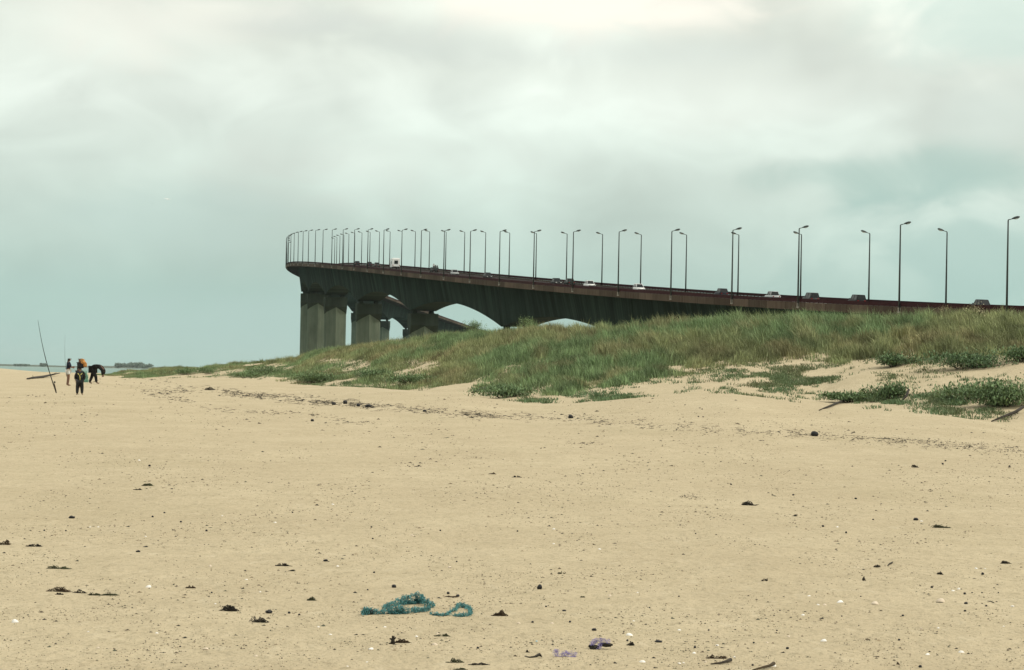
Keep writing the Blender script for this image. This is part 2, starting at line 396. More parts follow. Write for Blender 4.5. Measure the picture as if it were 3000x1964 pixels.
# road paint
strip("lane_line", [(BW/2-.09, -.774), (BW/2+.09, -.774)], YS, mat("road_paint", (.7, .7, .66), .7), bridge, close=False)
PY = [415, 515, 627, 742, 843, 937, 1022, 1108, 1205, 1305, 1405, 1505, 1600, 1690, 1780, 1870, 1960, 2050]
SPANS = [(Y0, 415)] + list(zip(PY[:-1], PY[1:]))
def depth_at(y):
    for a, b_ in SPANS:
        if a <= y <= b_:
            q = abs(2*(y-a)/(b_-a)-1); dep = 7.4+3.9*q**2.0
            return dep if y > 430 else min(dep, 4.6+ (y-Y0)/(430-Y0)*3.0)
    return 9.0
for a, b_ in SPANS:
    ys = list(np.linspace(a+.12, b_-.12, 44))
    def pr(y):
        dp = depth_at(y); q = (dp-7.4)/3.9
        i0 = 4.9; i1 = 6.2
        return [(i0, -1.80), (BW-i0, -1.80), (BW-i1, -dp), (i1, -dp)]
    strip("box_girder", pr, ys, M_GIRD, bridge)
for py in PY:
    x, zr, sl = edge(py); th = math.atan2(1, sl)-math.pi/2
    top = zr-11.3-.75; c = bpt(py, BW/2)
    gl = min(gz(c.x, c.y) if c.y < 1350 else -4, 3.0); bot = max(-4.0, gl-3.0)
    if top - bot < 1.5: top = bot+1.5
    pe = bpy.data.objects.new("pier", None)
    def P(tx, ly, z):
        return (c.x+tx*math.cos(th)-ly*math.sin(th), c.y+tx*math.sin(th)+ly*math.cos(th), z)
    sh = MB()
    # shaft: hexagon with a ridge on each face, shoulders running up to a point under the square head
    hx = [(-3.7, -.7), (-3.2, -1.25), (0, -2.9), (3.2, -1.25), (3.7, -.7), (3.7, .7), (3.2, 1.25), (0, 2.9), (-3.2, 1.25), (-3.7, .7)]
    rc = [(-3.7, -2.1), (-3.05, -2.1), (0, -2.1), (3.05, -2.1), (3.7, -2.1), (3.7, 2.1), (3.05, 2.1), (0, 2.1), (-3.05, 2.1), (-3.7, 2.1)]
    hh_ = min(4.4, (top-bot)*.35)
    sh.loft([[P(*p, bot) for p in hx], [P(*p, top-hh_*.3) for p in hx]])
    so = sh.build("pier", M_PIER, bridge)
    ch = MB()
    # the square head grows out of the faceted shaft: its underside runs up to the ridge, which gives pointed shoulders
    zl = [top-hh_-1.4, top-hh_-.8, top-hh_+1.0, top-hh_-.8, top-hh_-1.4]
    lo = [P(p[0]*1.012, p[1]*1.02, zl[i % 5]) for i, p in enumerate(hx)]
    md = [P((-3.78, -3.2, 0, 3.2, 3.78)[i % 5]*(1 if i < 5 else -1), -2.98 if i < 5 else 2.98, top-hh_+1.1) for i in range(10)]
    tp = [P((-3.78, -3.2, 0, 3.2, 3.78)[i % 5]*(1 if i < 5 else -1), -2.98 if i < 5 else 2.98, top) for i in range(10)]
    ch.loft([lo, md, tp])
    ch.build("pier_head", M_CAP_SHADE, so)
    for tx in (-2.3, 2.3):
        be = MB(); w_ = .5; be.loft([[P(tx+w_*i, 1.4*j, z_) for i, j in ((-1, -1), (1, -1), (1, 1), (-1, 1))] for z_ in (top, top+.78)]); be.build("bearing_block", M_CAP_SHADE, so)

# ------------------------------------------------------------------ street lamps
NEARY = [332.4, 367.7, 408.1, 439.5, 472.9, 506.1, 538.9, 570.8, 602.3, 632.7, 662.8, 692.4, 720.1, 749.0, 777.3, 804.2, 829.8, 857.2, 883.0, 907.3, 932.8, 956.7, 981]
while NEARY[-1] < 1165: NEARY.append(NEARY[-1]+25.5)
FARY = [398.5, 429.7, 461.5, 495.0, 526.9, 558.2, 588.2, 619.0, 648.6, 677.4, 706.0, 733.7, 760.9, 787.5, 813.0]
while FARY[-1] < 1085: FARY.append(FARY[-1]+26.5)
M_POLE = mat("lamp_pole_steel", (.030, .036, .034), .5, .2, 3.0)
M_HEAD = mat("lamp_head_shell", (.022, .03, .03), .45, .2, 8)
M_LENS = mat("lamp_lens_glass", (.45, .50, .48), .15, spec=.6)
M_BRK = mat("pale_bracket_steel", (.30, .28, .24), .6, .3, 5)
LH = 10.5
def lamp_meshes(near):
    b0 = -1.25 if near else -.56
    p = MB(); p.tube([(0, 0, b0), (0, 0, LH*.5), (0, 0, LH-.12), (.03, 0, LH-.03), (.12, 0, LH+.02)], [.145, .115, .085, .08, .06], 10)
    a = MB(); a.tube([(.10, 0, LH+.015), (.32, 0, LH+.06), (.5, 0, LH+.12)], [.055, .05, .05], 8)
    h = MB(); rings = []
    for q, w_, t_, bt in ((0, .06, .06, .05), (.12, .14, .12, .07), (.4, .22, .19, .10), (.75, .27, .20, .10), (1.0, .22, .15, .09), (1.12, .09, .06, .05)):
        cx = .46+q*.92; cz = LH+.11+q*.24
        rings.append([(cx, w_*math.cos(k), cz+(t_ if math.sin(k) > 0 else bt)*math.sin(k)) for k in [2*math.pi*i/12 for i in range(12)]])
    h.loft(rings)
    l = MB(); rings = []
    for q, w_ in ((.38, .10), (.5, .19), (.72, .22), (.92, .17), (1.02, .06)):
        cx = .46+q*.92; cz = LH+.11+q*.24-.075
        rings.append([(cx, w_*math.cos(k), cz+(.03 if math.sin(k) > 0 else .12*w_/.22)*math.sin(k)) for k in [2*math.pi*i/10 for i in range(10)]])
    l.loft(rings)
    return p, a, h, l
def ordinal(n):
    return ["first", "second", "third", "fourth", "fifth", "sixth", "seventh", "eighth", "ninth", "tenth", "eleventh", "twelfth", "thirteenth", "fourteenth", "fifteenth", "sixteenth",
            "seventeenth", "eighteenth", "nineteenth", "twentieth", "twenty-first", "twenty-second", "twenty-third", "twenty-fourth", "twenty-fifth", "twenty-sixth", "twenty-seventh",
            "twenty-eighth", "twenty-ninth", "thirtieth", "thirty-first", "thirty-second", "thirty-third"][n]
for near, ys in ((True, NEARY), (False, FARY)):
    proto = None
    for i, y in enumerate(ys):
        th = math.atan2(1, edge(y)[2])-math.pi/2
        loc = bpt(y, -.22 if near else BW-.25)
        rz = th if near else th+math.pi
        if proto is None:
            root = empty("street_lamp", loc, rz); p, a, h, l = lamp_meshes(near)
            p.build("pole", M_POLE, root, True); a.build("arm", M_POLE, root, True); ho = h.build("lamp_head", M_HEAD, root, True); l.build("lens", M_LENS, ho, True)
            if near:
                k = MB(); k.box(-.16, .30, -.17, .17, -1.42, -1.18); k.box(-.14, .17, -.12, .12, -1.18, -.66); k.build("mounting_bracket", M_BRK, root, bevel=.02)
            proto = root
        else:
            root = proto.copy(); COL.objects.link(root)
            for chd in list(proto.children):
                c_ = chd.copy(); COL.objects.link(c_); c_.parent = root
                for g in chd.children:
                    g_ = g.copy(); COL.objects.link(g_); g_.parent = c_
        root.location = loc; root.rotation_euler = (0, 0, rz)
        if near: tag(root, ("dark street lamp with right-pointing head on the near bridge rail, %s from the right" % ordinal(i)), "street lamp", "street lamps along the near rail of the bridge")
        else: tag(root, ("dark street lamp with left-pointing head on the far bridge rail, %s from the right" % ordinal(i)), "street lamp", "street lamps along the far rail of the bridge")

# ------------------------------------------------------------------ vehicles on the bridge
M_GLASS = mat("car_glass", (.010, .013, .014), .25, spec=.25)
M_TYRE = mat("tyre_rubber", (.015, .015, .015), .8)
M_RIM = mat("wheel_rim", (.35, .35, .36), .35, metal=.6)
M_LITE = mat("headlight_glass", (.75, .76, .72), .1, spec=.7)
M_TAIL = mat("tail_light_glass", (.25, .01, .01), .2)
M_BUMP = mat("bumper_plastic", (.06, .06, .06), .6)
def wheel(parent, x, y, r=.29, w_=.17):
    tw = MB(); pr = [(-w_/2, r*.72), (-w_/2, r*.94), (-w_*.3, r), (w_*.3, r), (w_/2, r*.94), (w_/2, r*.72)]
    rings = [[(x+q[1]*math.cos(k), y+q[0], r+q[1]*math.sin(k)) for k in [2*math.pi*i/16 for i in range(16)]] for q in pr]
    tw.loft(rings); to = tw.build("wheel", M_TYRE, parent, True)
    rm = MB(); rm.loft([[(x+r*.62*math.cos(k), y+s_, r+r*.62*math.sin(k)) for k in [2*math.pi*i/12 for i in range(12)]] for s_ in (-w_*.42, w_*.42)])
    rm.build("rim", M_RIM, to)
def car(kind, paint, label, u, off, fwd=True, group="cars driving over the bridge", nm="car"):
    """car pointing along +X; kind: hatch, saloon, estate"""
    y = solve_y(u, off); th = bdir(y)
    root = empty(nm, bpt(y, off, -.78)); root.rotation_euler = (0, -math.atan(.045) if fwd else math.atan(.045), th if fwd else th+math.pi)
    tag(root, label, "car", group)
    Ln, Wd, Hh = {'hatch': (3.7, 1.60, 1.50), 'saloon': (4.2, 1.66, 1.48), 'estate': (4.1, 1.66, 1.56)}[kind]
    h = Wd/2; x0, x1 = -Ln/2, Ln/2
    # body: lower hull lofted along the length (section = rounded box)
    b_ = MB(); rings = []
    sh = .82 if kind != 'saloon' else .80
    st = [(x0, .40, .62, .86), (x0+.10, .28, sh-.04, .95), (x0+.7, .22, sh, 1.0), (-.1, .22, sh+.01, 1.0), (x1-1.1, .22, sh-.02, 1.0), (x1-.35, .24, sh-.10, .98), (x1-.05, .30, .62, .92), (x1, .40, .56, .84)]
    for xx, zl, zh, kw in st:
        w_ = h*kw
        rings.append([(xx, -w_*.94, zl), (xx, -w_, zl+.12), (xx, -w_, zh-.12), (xx, -w_*.93, zh), (xx, w_*.93, zh), (xx, w_, zh-.12), (xx, w_, zl+.12), (xx, w_*.94, zl)])
    b_.loft(rings)
    rear = {'hatch': .12, 'saloon': .78, 'estate': .08}[kind]; rt = {'hatch': .55, 'saloon': 1.15, 'estate': .30}[kind]
    # cabin roof and pillars
    xf, xr = x1-1.15, x0+rear; tf, tr = x1-1.75, x0+rt
    zb, zt = sh-.03, Hh
    bw, tw_ = h*.92, h*.74
    b_.loft([[(tf+.05, -tw_, zt-.07), (tr-.05, -tw_, zt-.07), (tr-.05, tw_, zt-.07), (tf+.05, tw_, zt-.07)], [(tf-.06, -tw_*.95, zt-.005), (tr+.06, -tw_*.95, zt-.005), (tr+.06, tw_*.95, zt-.005), (tf-.06, tw_*.95, zt-.005)]])
    for sy in (-1, 1):
        for (xa, xb) in ((xf, tf), (xr, tr), ((xf+xr)/2-.05, (tf+tr)/2-.03)):
            b_.tube([(xa, sy*bw, zb), (xb, sy*tw_*.99, zt-.04)], .045, 6)
    b_.build("body", paint, root, True)
    # glass: windscreen, rear window, side windows
    def pane(name, q):
        g = MB(); n_ = (Vector(q[1])-Vector(q[0])).cross(Vector(q[3])-Vector(q[0])).normalized()*.012
        g.loft([[Vector(p)-n_ for p in q], [Vector(p)+n_ for p in q]]); g.build(name, M_GLASS, root)
    pane("windscreen", [(xf+.02, -bw*.95, zb), (xf+.02, bw*.95, zb), (tf+.03, tw_*.95, zt-.08), (tf+.03, -tw_*.95, zt-.08)])
    pane("rear_window", [(xr-.02, -bw*.93, zb), (xr-.02, bw*.93, zb), (tr-.03, tw_*.93, zt-.08), (tr-.03, -tw_*.93, zt-.08)])
    mx, mt = (xf+xr)/2-.05, (tf+tr)/2-.03
    for sy in (-1, 1):
        pane("side_window", [(xf-.06, sy*bw*1.005, zb), (mx+.04, sy*bw*1.005, zb), (mt+.04, sy*tw_*1.0, zt-.08), (tf-.04, sy*tw_*1.0, zt-.08)])
        pane("side_window", [(mx-.04, sy*bw*1.005, zb), (xr+.06, sy*bw*1.005, zb), (tr+.05, sy*tw_*1.0, zt-.08), (mt-.04, sy*tw_*1.0, zt-.08)])
        wheel(root, x1-.72, sy*(h-.11)); wheel(root, x0+.72, sy*(h-.11))
        l_ = MB(); l_.box(x1-.10, x1+.02, sy*h*.62-.14, sy*h*.62+.14, .50, .64); l_.build("headlight", M_LITE, root, bevel=.01)
        l_ = MB(); l_.box(x0-.02, x0+.10, sy*h*.66-.12, sy*h*.66+.12, .54, .70); l_.build("tail_light", M_TAIL, root, bevel=.01)
        l_ = MB(); l_.box(xf-.22, xf-.10, sy*(h+.09)-.08, sy*(h+.09)+.08, .86, .98); l_.build("wing_mirror", M_BUMP, root, bevel=.02)
    for xe, sg in ((x1, 1), (x0, -1)):
        bb = MB(); bb.box(min(xe-.06*sg, xe+.07*sg), max(xe-.06*sg, xe+.07*sg), -h*.86, h*.86, .32, .46); bb.build("bumper", M_BUMP, root, bevel=.02)
    return root
def solve_y(u, off):
    lo, hi_ = 300.0, 1050.0
    for _ in range(50):
        m_ = .5*(lo+hi_); p = bpt(m_, off, -.3)
        if proj(*p)[0] > u: lo = m_
        else: hi_ = m_
    return lo
P_WHITE = mat("white_car_paint", (.78, .78, .76), .3, spec=.5)
P_BLACK = mat("black_car_paint", (.008, .009, .010), .45, spec=.15)
P_NAVY = mat("dark_blue_car_paint", (.012, .015, .025), .45, spec=.15)
P_SILVER = mat("silver_car_paint", (.42, .44, .44), .3, metal=.3)
P_GREY = mat("grey_car_paint", (.05, .055, .055), .45, spec=.2)
P_GREEN = mat("dark_green_car_paint", (.012, .02, .016), .45, spec=.15)
NL, FL = 6.2, 13.0      # near lane (coming), far lane (going away)
car('hatch', P_BLACK, "black car at the right end of the bridge, beside the last lamp", 2871, FL)
car('estate', P_BLACK, "black boxy car on the bridge left of the far lamp above the grassy crest", 2510, FL)
car('estate', P_GREY, "dark grey estate car on the bridge just right of a lamp pole", 2375, FL)
car('saloon', P_SILVER, "silver saloon car on the bridge left of a dark grey estate", 2263, FL)
car('hatch', P_NAVY, "dark blue car on the bridge above the black shaded girder, left of a silver saloon", 2113, FL)
car('hatch', P_WHITE, "white hatchback on the bridge, the right one of two white cars", 1872, 10.0, False)
car('saloon', P_WHITE, "white saloon on the bridge, the left one of two white cars", 1727, 10.0, False)
car('saloon', P_GREEN, "dark green saloon on the bridge close behind a white saloon", 1668, FL)
car('saloon', P_BLACK, "black saloon on the bridge, left of the dark green saloon", 1630, 10.0, False)
car('hatch', P_BLACK, "black hatchback with bright headlight on the bridge right of the silver hatchback", 1429, 10.0, False)
car('hatch', P_SILVER, "silver hatchback with dark windows on the bridge right of the open truck", 1332, 10.0, False)
car('saloon', P_GREY, "dark low car on the bridge closest behind the white motorhome", 1104, FL)
car('hatch', P_NAVY, "dark car on the bridge second ahead of the white motorhome", 1081, FL)
car('hatch', P_BLACK, "small dark car farthest along the bridge near the bunched lamps", 1046, FL)

def motorhome():
    y = solve_y(1156, FL); th = bdir(y)
    root = empty("motorhome", bpt(y, FL, -.78), th)
    tag(root, "tall white motorhome with dark rear window driving away over the bridge", "motorhome")
    b_ = MB(); h = 1.12
    rings = []
    for z_, xr, xf, k in ((.42, -2.9, 1.7, 1), (.55, -3.0, 1.75, 1), (2.9, -3.0, 2.3, 1), (3.08, -2.85, 2.05, .93)):
        rings.append([(xr, -h*k, z_), (xf, -h*k, z_), (xf, h*k, z_), (xr, h*k, z_)])
    b_.loft(rings)
    cab = [[(1.6, s_*.98, z_) for s_, z_ in ((-1, .4), (1, .4), (1, 1.95), (-1, 1.95))], [(2.35, s_*.95, z_) for s_, z_ in ((-1, .4), (1, .4), (1, 1.25), (-1, 1.25))], [(3.05, s_*.88, z_) for s_, z_ in ((-1, .45), (1, .45), (1, 1.0), (-1, 1.0))]]
    b_.loft(cab); b_.build("body", P_WHITE, root, bevel=.05)
    g = MB(); g.box(-3.05, -2.98, -.55, .55, 1.35, 2.35); g.build("rear_window", M_GLASS, root, bevel=.02)
    for sy in (-1, 1):
        g = MB(); g.box(-1.4, -.2, sy*1.12-.02, sy*1.12+.02, 1.5, 2.2); g.build("side_window", M_GLASS, root)
        g = MB(); g.box(2.0, 2.3, sy*1.22-.12, sy*1.22+.12, 1.4, 1.75); g.build("wing_mirror", M_BUMP, root, bevel=.02)
        g = MB(); g.box(-3.04, -2.98, sy*.95-.08, sy*.95+.08, .75, 1.1); g.build("tail_light", M_TAIL, root)
        wheel(root, 2.1, sy*.9, .34, .2); wheel(root, -1.7, sy*.95, .34, .2)
    g = MB(); g.box(-3.12, -2.98, -1.0, 1.0, .42, .6); g.build("bumper", M_BUMP, root, bevel=.02)
    g = MB(); n_ = Vector((.02, 0, .03))
    q = [(2.40, -.85, 1.27), (2.40, .85, 1.27), (1.85, .85, 1.9), (1.85, -.85, 1.9)]
    g.loft([[Vector(p)-n_ for p in q], [Vector(p)+n_ for p in q]]); g.build("windscreen", M_GLASS, root)
motorhome()

# ------------------------------------------------------------------ people
def skin_mesh(name, nodes, edges, mt, parent, subs=2):
    """one continuous surface grown round a skeleton: nodes {key: (xyz, radius)}; the first node is the root"""
    keys = list(nodes); me = bpy.data.meshes.new(name)
    me.from_pydata([nodes[k][0] for k in keys], [(keys.index(a), keys.index(b)) for a, b in edges], [])
    o = bpy.data.objects.new(name, me); COL.objects.link(o)
    sm = o.modifiers.new("skin", 'SKIN'); sm.use_smooth_shade = True
    for i, k in enumerate(keys):
        r = nodes[k][1]; me.skin_vertices[0].data[i].radius = (r, r) if not isinstance(r, tuple) else r
    me.skin_vertices[0].data[0].use_root = True
    ss = o.modifiers.new("sub", 'SUBSURF'); ss.levels = subs; ss.render_levels = subs
    dg = bpy.context.evaluated_depsgraph_get(); dg.update()
    nm = bpy.data.meshes.new_from_object(o.evaluated_get(dg)); bpy.data.objects.remove(o); nm.name = name
    return link(name, nm, mt, parent)
def body_nodes(J):
    """J: joints (x forward, y left, z up) for pelvis, chest, neck, head, and per side sh, el, wr, hip, kn, an, toe"""
    n = {'pelvis': (J['pelvis'], .125), 'waist': (J['waist'], .115), 'chest': (J['chest'], .135), 'neck': (J['neck'], .055), 'jaw': (J['jaw'], .075), 'head': (J['head'], .098)}
    e = [('pelvis', 'waist'), ('waist', 'chest'), ('chest', 'neck'), ('neck', 'jaw'), ('jaw', 'head')]
    for s in 'lr':
        n['sh'+s] = (J['sh'+s], .068); n['el'+s] = (J['el'+s], .045); n['wr'+s] = (J['wr'+s], .03)
        w_ = Vector(J['wr'+s]); d = (w_-Vector(J['el'+s])).normalized(); pal = w_+d*.075
        n['pa'+s] = (tuple(pal), .034)
        n['hip'+s] = (J['hip'+s], .088); n['kn'+s] = (J['kn'+s], .058); n['an'+s] = (J['an'+s], .040); n['toe'+s] = (J['toe'+s], .034)
        e += [('chest', 'sh'+s), ('sh'+s, 'el'+s), ('el'+s, 'wr'+s), ('wr'+s, 'pa'+s), ('pelvis', 'hip'+s), ('hip'+s, 'kn'+s), ('kn'+s, 'an'+s), ('an'+s, 'toe'+s)]
        sd_ = d.orthogonal().normalized(); bend = d.cross(sd_)
        for i, (off, ln) in enumerate(((-.03, .065), (-.01, .08), (.01, .075), (.03, .058))):
            a = pal+sd_*off+d*.03; t_ = a+d*ln*.8+bend*ln*.35
            n[f'f{i}{s}'] = (tuple(a), .0095); n[f't{i}{s}'] = (tuple(t_), .008); e += [('pa'+s, f'f{i}{s}'), (f'f{i}{s}', f't{i}{s}')]
        th_ = pal-sd_*.042+bend*.02-d*.02; tt = th_-sd_*.02+d*.04+bend*.02
        n['th'+s] = (tuple(th_), .011); n['tt'+s] = (tuple(tt), .009); e += [('pa'+s, 'th'+s), ('th'+s, 'tt'+s)]
    return n, e
def sub(n, keys, grow):
    return {k: (n[k][0], n[k][1]+grow if not isinstance(n[k][1], tuple) else tuple(q+grow for q in n[k][1])) for k in keys}
def eds(e, keys): return [q for q in e if q[0] in keys and q[1] in keys]
def scaleJ(J, s): return {k: tuple(s*c for c in v) for k, v in J.items()}
STAND = dict(pelvis=(0, 0, .93), waist=(0, 0, 1.08), chest=(0.0, 0, 1.30), neck=(.01, 0, 1.47), jaw=(.03, 0, 1.55), head=(.03, 0, 1.63),
             shl=(-.01, .18, 1.38), ell=(-.03, .23, 1.10), wrl=(.05, .22, .87), shr=(-.01, -.18, 1.38), elr=(-.03, -.23, 1.10), wrr=(.05, -.22, .87),
             hipl=(0, .09, .88), knl=(.02, .10, .48), anl=(-.02, .10, .08), toel=(.13, .12, .03), hipr=(0, -.09, .88), knr=(.02, -.10, .48), anr=(-.02, -.10, .08), toer=(.13, -.12, .03))
SKIN = mat("tanned_skin", (.16, .085, .055), .6, .1, 10)
def face(root, hd, fw, sk, s=1.0):
    """eyes, nose, mouth and ears set on the head"""
    hd = Vector(hd); fw = Vector(fw).normalized(); up = Vector((0, 0, 1)); up = (up-fw*up.dot(fw)).normalized(); sd_ = up.cross(fw)
    m1 = MB(); m1.loft([[hd+fw*.088*s+sd_*a*.016*s+up*b_*.03*s for a, b_ in ((-1, -1), (1, -1), (.4, 1), (-.4, 1))], [hd+fw*.118*s+sd_*a*.011*s+up*(b_*.012-.02)*s for a, b_ in ((-1, -1), (1, -1), (.4, 1), (-.4, 1))]]); m1.build("nose", sk, root)
    for sg in (-1, 1):
        m2 = MB(); c = hd+fw*.088*s+sd_*sg*.034*s+up*.018*s; m2.tube([c-fw*.01*s, c+fw*.006*s], .011*s, 8); m2.build("eye", mat("dark_eye", (.02, .015, .012), .2), root)
        m3 = MB(); c = hd+sd_*sg*.095*s-fw*.005*s; m3.loft([[c+sd_*q*sg+fw*.02*s*math.cos(k)+up*.034*s*math.sin(k) for k in [2*math.pi*i/8 for i in range(8)]] for q in (-.012*s, .014*s)]); m3.build("ear", sk, root)
    m4 = MB(); c = hd+fw*.088*s-up*.058*s; m4.tube([c-sd_*.026*s, c+fw*.006*s, c+sd_*.026*s], .006*s, 6); m4.build("mouth", mat("lips", (.14, .05, .04), .5), root)
def person(u, v, yaw, label, J, hair, top, bottom, sk=SKIN, lower='shorts', hairlen=0, group=None, headfw=None, s=1.0, fat=0.0):
    p = at(u, v); root = empty("person", p, yaw); tag(root, label, "person", group)
    J = scaleJ(J, s); n, e = body_nodes(J)
    n = {k: (q[0], q[1]*s) for k, q in n.items()}
    skin_mesh("body", n, e, sk, root)
    if top:
        ks = ['waist', 'pelvis', 'chest', 'shl', 'shr', 'ell', 'elr'] + (['wrl', 'wrr'] if lower == 'suit' or lower == 'long' else [])
        nn = {k: n[k] for k in ks}; nn = {'chest': nn['chest'], **nn}; nn = {k: (q[0], q[1]+.022+(fat if k in ('waist', 'pelvis', 'chest') else fat*.35)) for k, q in nn.items()}
        skin_mesh("jacket" if lower in ('long', 'suit') else "shirt", nn, eds(e, ks), top, root)
    ks = ['pelvis', 'hipl', 'hipr', 'knl', 'knr'] + (['anl', 'anr'] if lower != 'shorts' else [])
    nn = {k: (n[k][0], n[k][1]+.024+(fat*.9 if k == 'pelvis' else fat*.4 if k[0] in 'hk' else fat*.2)) for k in ks}
    if lower == 'shorts':
        for sd_ in 'lr':
            a = Vector(n['hip'+sd_][0]); b_ = Vector(n['kn'+sd_][0]); nn['kn'+sd_] = (tuple(a.lerp(b_, .55)), .085*s)
    skin_mesh("shorts" if lower == 'shorts' else "trousers", nn, eds(e, ks), bottom, root)
    hd = Vector(J['head']); fw = Vector(headfw) if headfw else Vector((1, 0, 0)); fw.normalize()
    hn = {'a': (tuple(hd+Vector((0, 0, .022*s))-fw*.02*s), .104*s), 'b': (tuple(hd-fw*.045*s-Vector((0, 0, .05*s))), .085*s)}
    he = [('a', 'b')]
    if hairlen:
        hn['c'] = (tuple(hd-fw*.075*s-Vector((0, 0, .18*s))), .075*s); hn['d'] = (tuple(hd-fw*.085*s-Vector((0, 0, hairlen*s))), .05*s); he += [('b', 'c'), ('c', 'd')]
    skin_mesh("hair", hn, he, hair, root)
    face(root, J['head'], fw, sk, s)
    return root
HAIR = mat("dark_hair", (.012, .010, .009), .6, .2, 30)
CL_NAVY = mat("navy_cloth", (.012, .016, .032), .9, .3, 12)
CL_BLACK = mat("black_cloth", (.010, .010, .011), .9, .3, 12)
CL_WHITE = mat("white_cloth", (.62, .63, .62), .9, .1, 12)
CL_NEO = mat("black_neoprene", (.008, .009, .009), .55, .3, 9)
G1 = "people fishing at the left edge of the beach"
# man in white shorts, arms folded in front, seen from behind left, looking right
J1 = dict(STAND); J1.update(ell=(.10, .24, 1.12), wrl=(.27, .06, 1.14), elr=(.10, -.24, 1.12), wrr=(.27, -.05, 1.10), head=(.07, 0, 1.62), jaw=(.07, 0, 1.54), anl=(-.05, .07, .08), toel=(.10, .09, .03))
person(199, 1131, math.radians(25), "barefoot person in navy top and white shorts standing near the fishing rods", J1, HAIR, CL_NAVY, CL_WHITE, hairlen=.36, group=G1)
# person carrying the orange bundle
J2 = dict(STAND); J2.update(ell=(.08, .25, 1.14), wrl=(.24, .10, 1.28), elr=(.16, -.22, 1.18), wrr=(.30, -.06, 1.36))
pB = person(231, 1137, math.radians(-20), "dark clad person carrying an orange bundle on the shoulder", J2, HAIR, CL_BLACK, CL_BLACK, lower='long', group=G1)
# child in a wetsuit
J3 = dict(STAND); J3.update(ell=(.02, .27, 1.13), wrl=(.14, .24, .95), elr=(.02, -.27, 1.13), wrr=(.14, -.24, .95), knl=(.02, .14, .48), anl=(-.02, .15, .08), toel=(.11, .18, .03), knr=(.02, -.14, .48), anr=(-.02, -.15, .08), toer=(.11, -.18, .03))
pC = person(233, 1158, math.radians(100), "child in black wetsuit with yellow trim, back turned, standing closest to camera", J3, HAIR, CL_NEO, CL_NEO, lower='suit', group=G1, s=.74, fat=.055)
tr = MB(); tr.tube([(-.135, .02, .92), (-.15, .0, .80), (-.12, -.01, .66)], [.02, .02, .012], 6); tr.tube([(-.10, -.10, 1.0), (-.13, -.03, .94)], [.02, .02], 6); tr.tube([(-.10, .10, 1.0), (-.13, .05, .93)], [.02, .02], 6)
tr.build("wetsuit_trim", mat("yellow_trim", (.45, .40, .12), .6), pC)
# person bending forward, arms to the ground
J4 = dict(pelvis=(-.12, 0, .86), waist=(-.02, 0, 1.02), chest=(.20, 0, 1.12), neck=(.42, 0, .98), jaw=(.48, 0, .90), head=(.53, 0, .84),
          shl=(.30, .20, 1.06), ell=(.52, .26, .80), wrl=(.50, .16, .56), shr=(.30, -.20, 1.06), elr=(.54, -.26, .80), wrr=(.52, -.14, .54),
          hipl=(-.12, .10, .86), knl=(-.20, .13, .46), anl=(-.36, .14, .08), toel=(-.20, .15, .03), hipr=(-.12, -.10, .86), knr=(.10, -.13, .46), anr=(.16, -.14, .08), toer=(.32, -.15, .03))
person(277, 1125, math.radians(-8), "person in black bending over beside the green net", J4, HAIR, mat("black_coat", (.009, .009, .009), .95, .2, 9), CL_BLACK, lower='long', group=G1, headfw=(.6, 0, -.8), s=1.14, fat=.085)
def lump(name, c, r, mt, parent=None, seed=0, sub_=3, amp=.25, freq=2.0, flat=None):
    bm = bmesh.new(); bmesh.ops.create_icosphere(bm, subdivisions=sub_, radius=1.0)
    for v_ in bm.verts:
        k = 1+amp*mnoise.noise(v_.co*freq+Vector((seed*7.3, seed*1.7, 0)))+amp*.45*mnoise.noise(v_.co*freq*2.7+Vector((0, seed*3.1, 5)))
        v_.co = Vector((v_.co.x*r[0], v_.co.y*r[1], v_.co.z*r[2]))*k
        if flat is not None and v_.co.z < -flat: v_.co.z = -flat
    me = bpy.data.meshes.new(name); bm.to_mesh(me); bm.free()
    me.polygons.foreach_set('use_smooth', [True]*len(me.polygons))
    o = link(name, me, mt, parent); o.location = c; return o
M_OR = mat("orange_cloth", (.44, .21, .06), .9, .55, 9, bump=.8, bscale=9)
pb = Vector(pB.location)
bun = lump("orange_bundle", pb+Vector((.27, -.12, 1.42)), (.13, .12, .27), M_OR, seed=3, amp=.4, freq=2.4); bun.rotation_euler = (0, -.55, 0)
tag(bun, "orange and tan cloth bundle held at the shoulder of a dark clad person", "bundle")
nm_ = MB(); rs = random.Random(4)
c0 = at(249, 1121)
for k in range(130):
    x = rs.uniform(-.12, .16); z0 = rs.uniform(.05, .9); pts = []
    for q in range(5): pts.append(c0+Vector((x+rs.uniform(-.07, .07)+.05*math.sin(z0*5), rs.uniform(-.08, .08), max(.02, z0-q*.14*rs.uniform(.5, 1.2)))))
    nm_.tube(pts, .010, 3)
tag(nm_.build("green_net", mat("pale_green_net", (.22, .42, .33), .7, .4, 5)), "pale green fishing net hanging in a bundle left of the bending person", "fishing net")
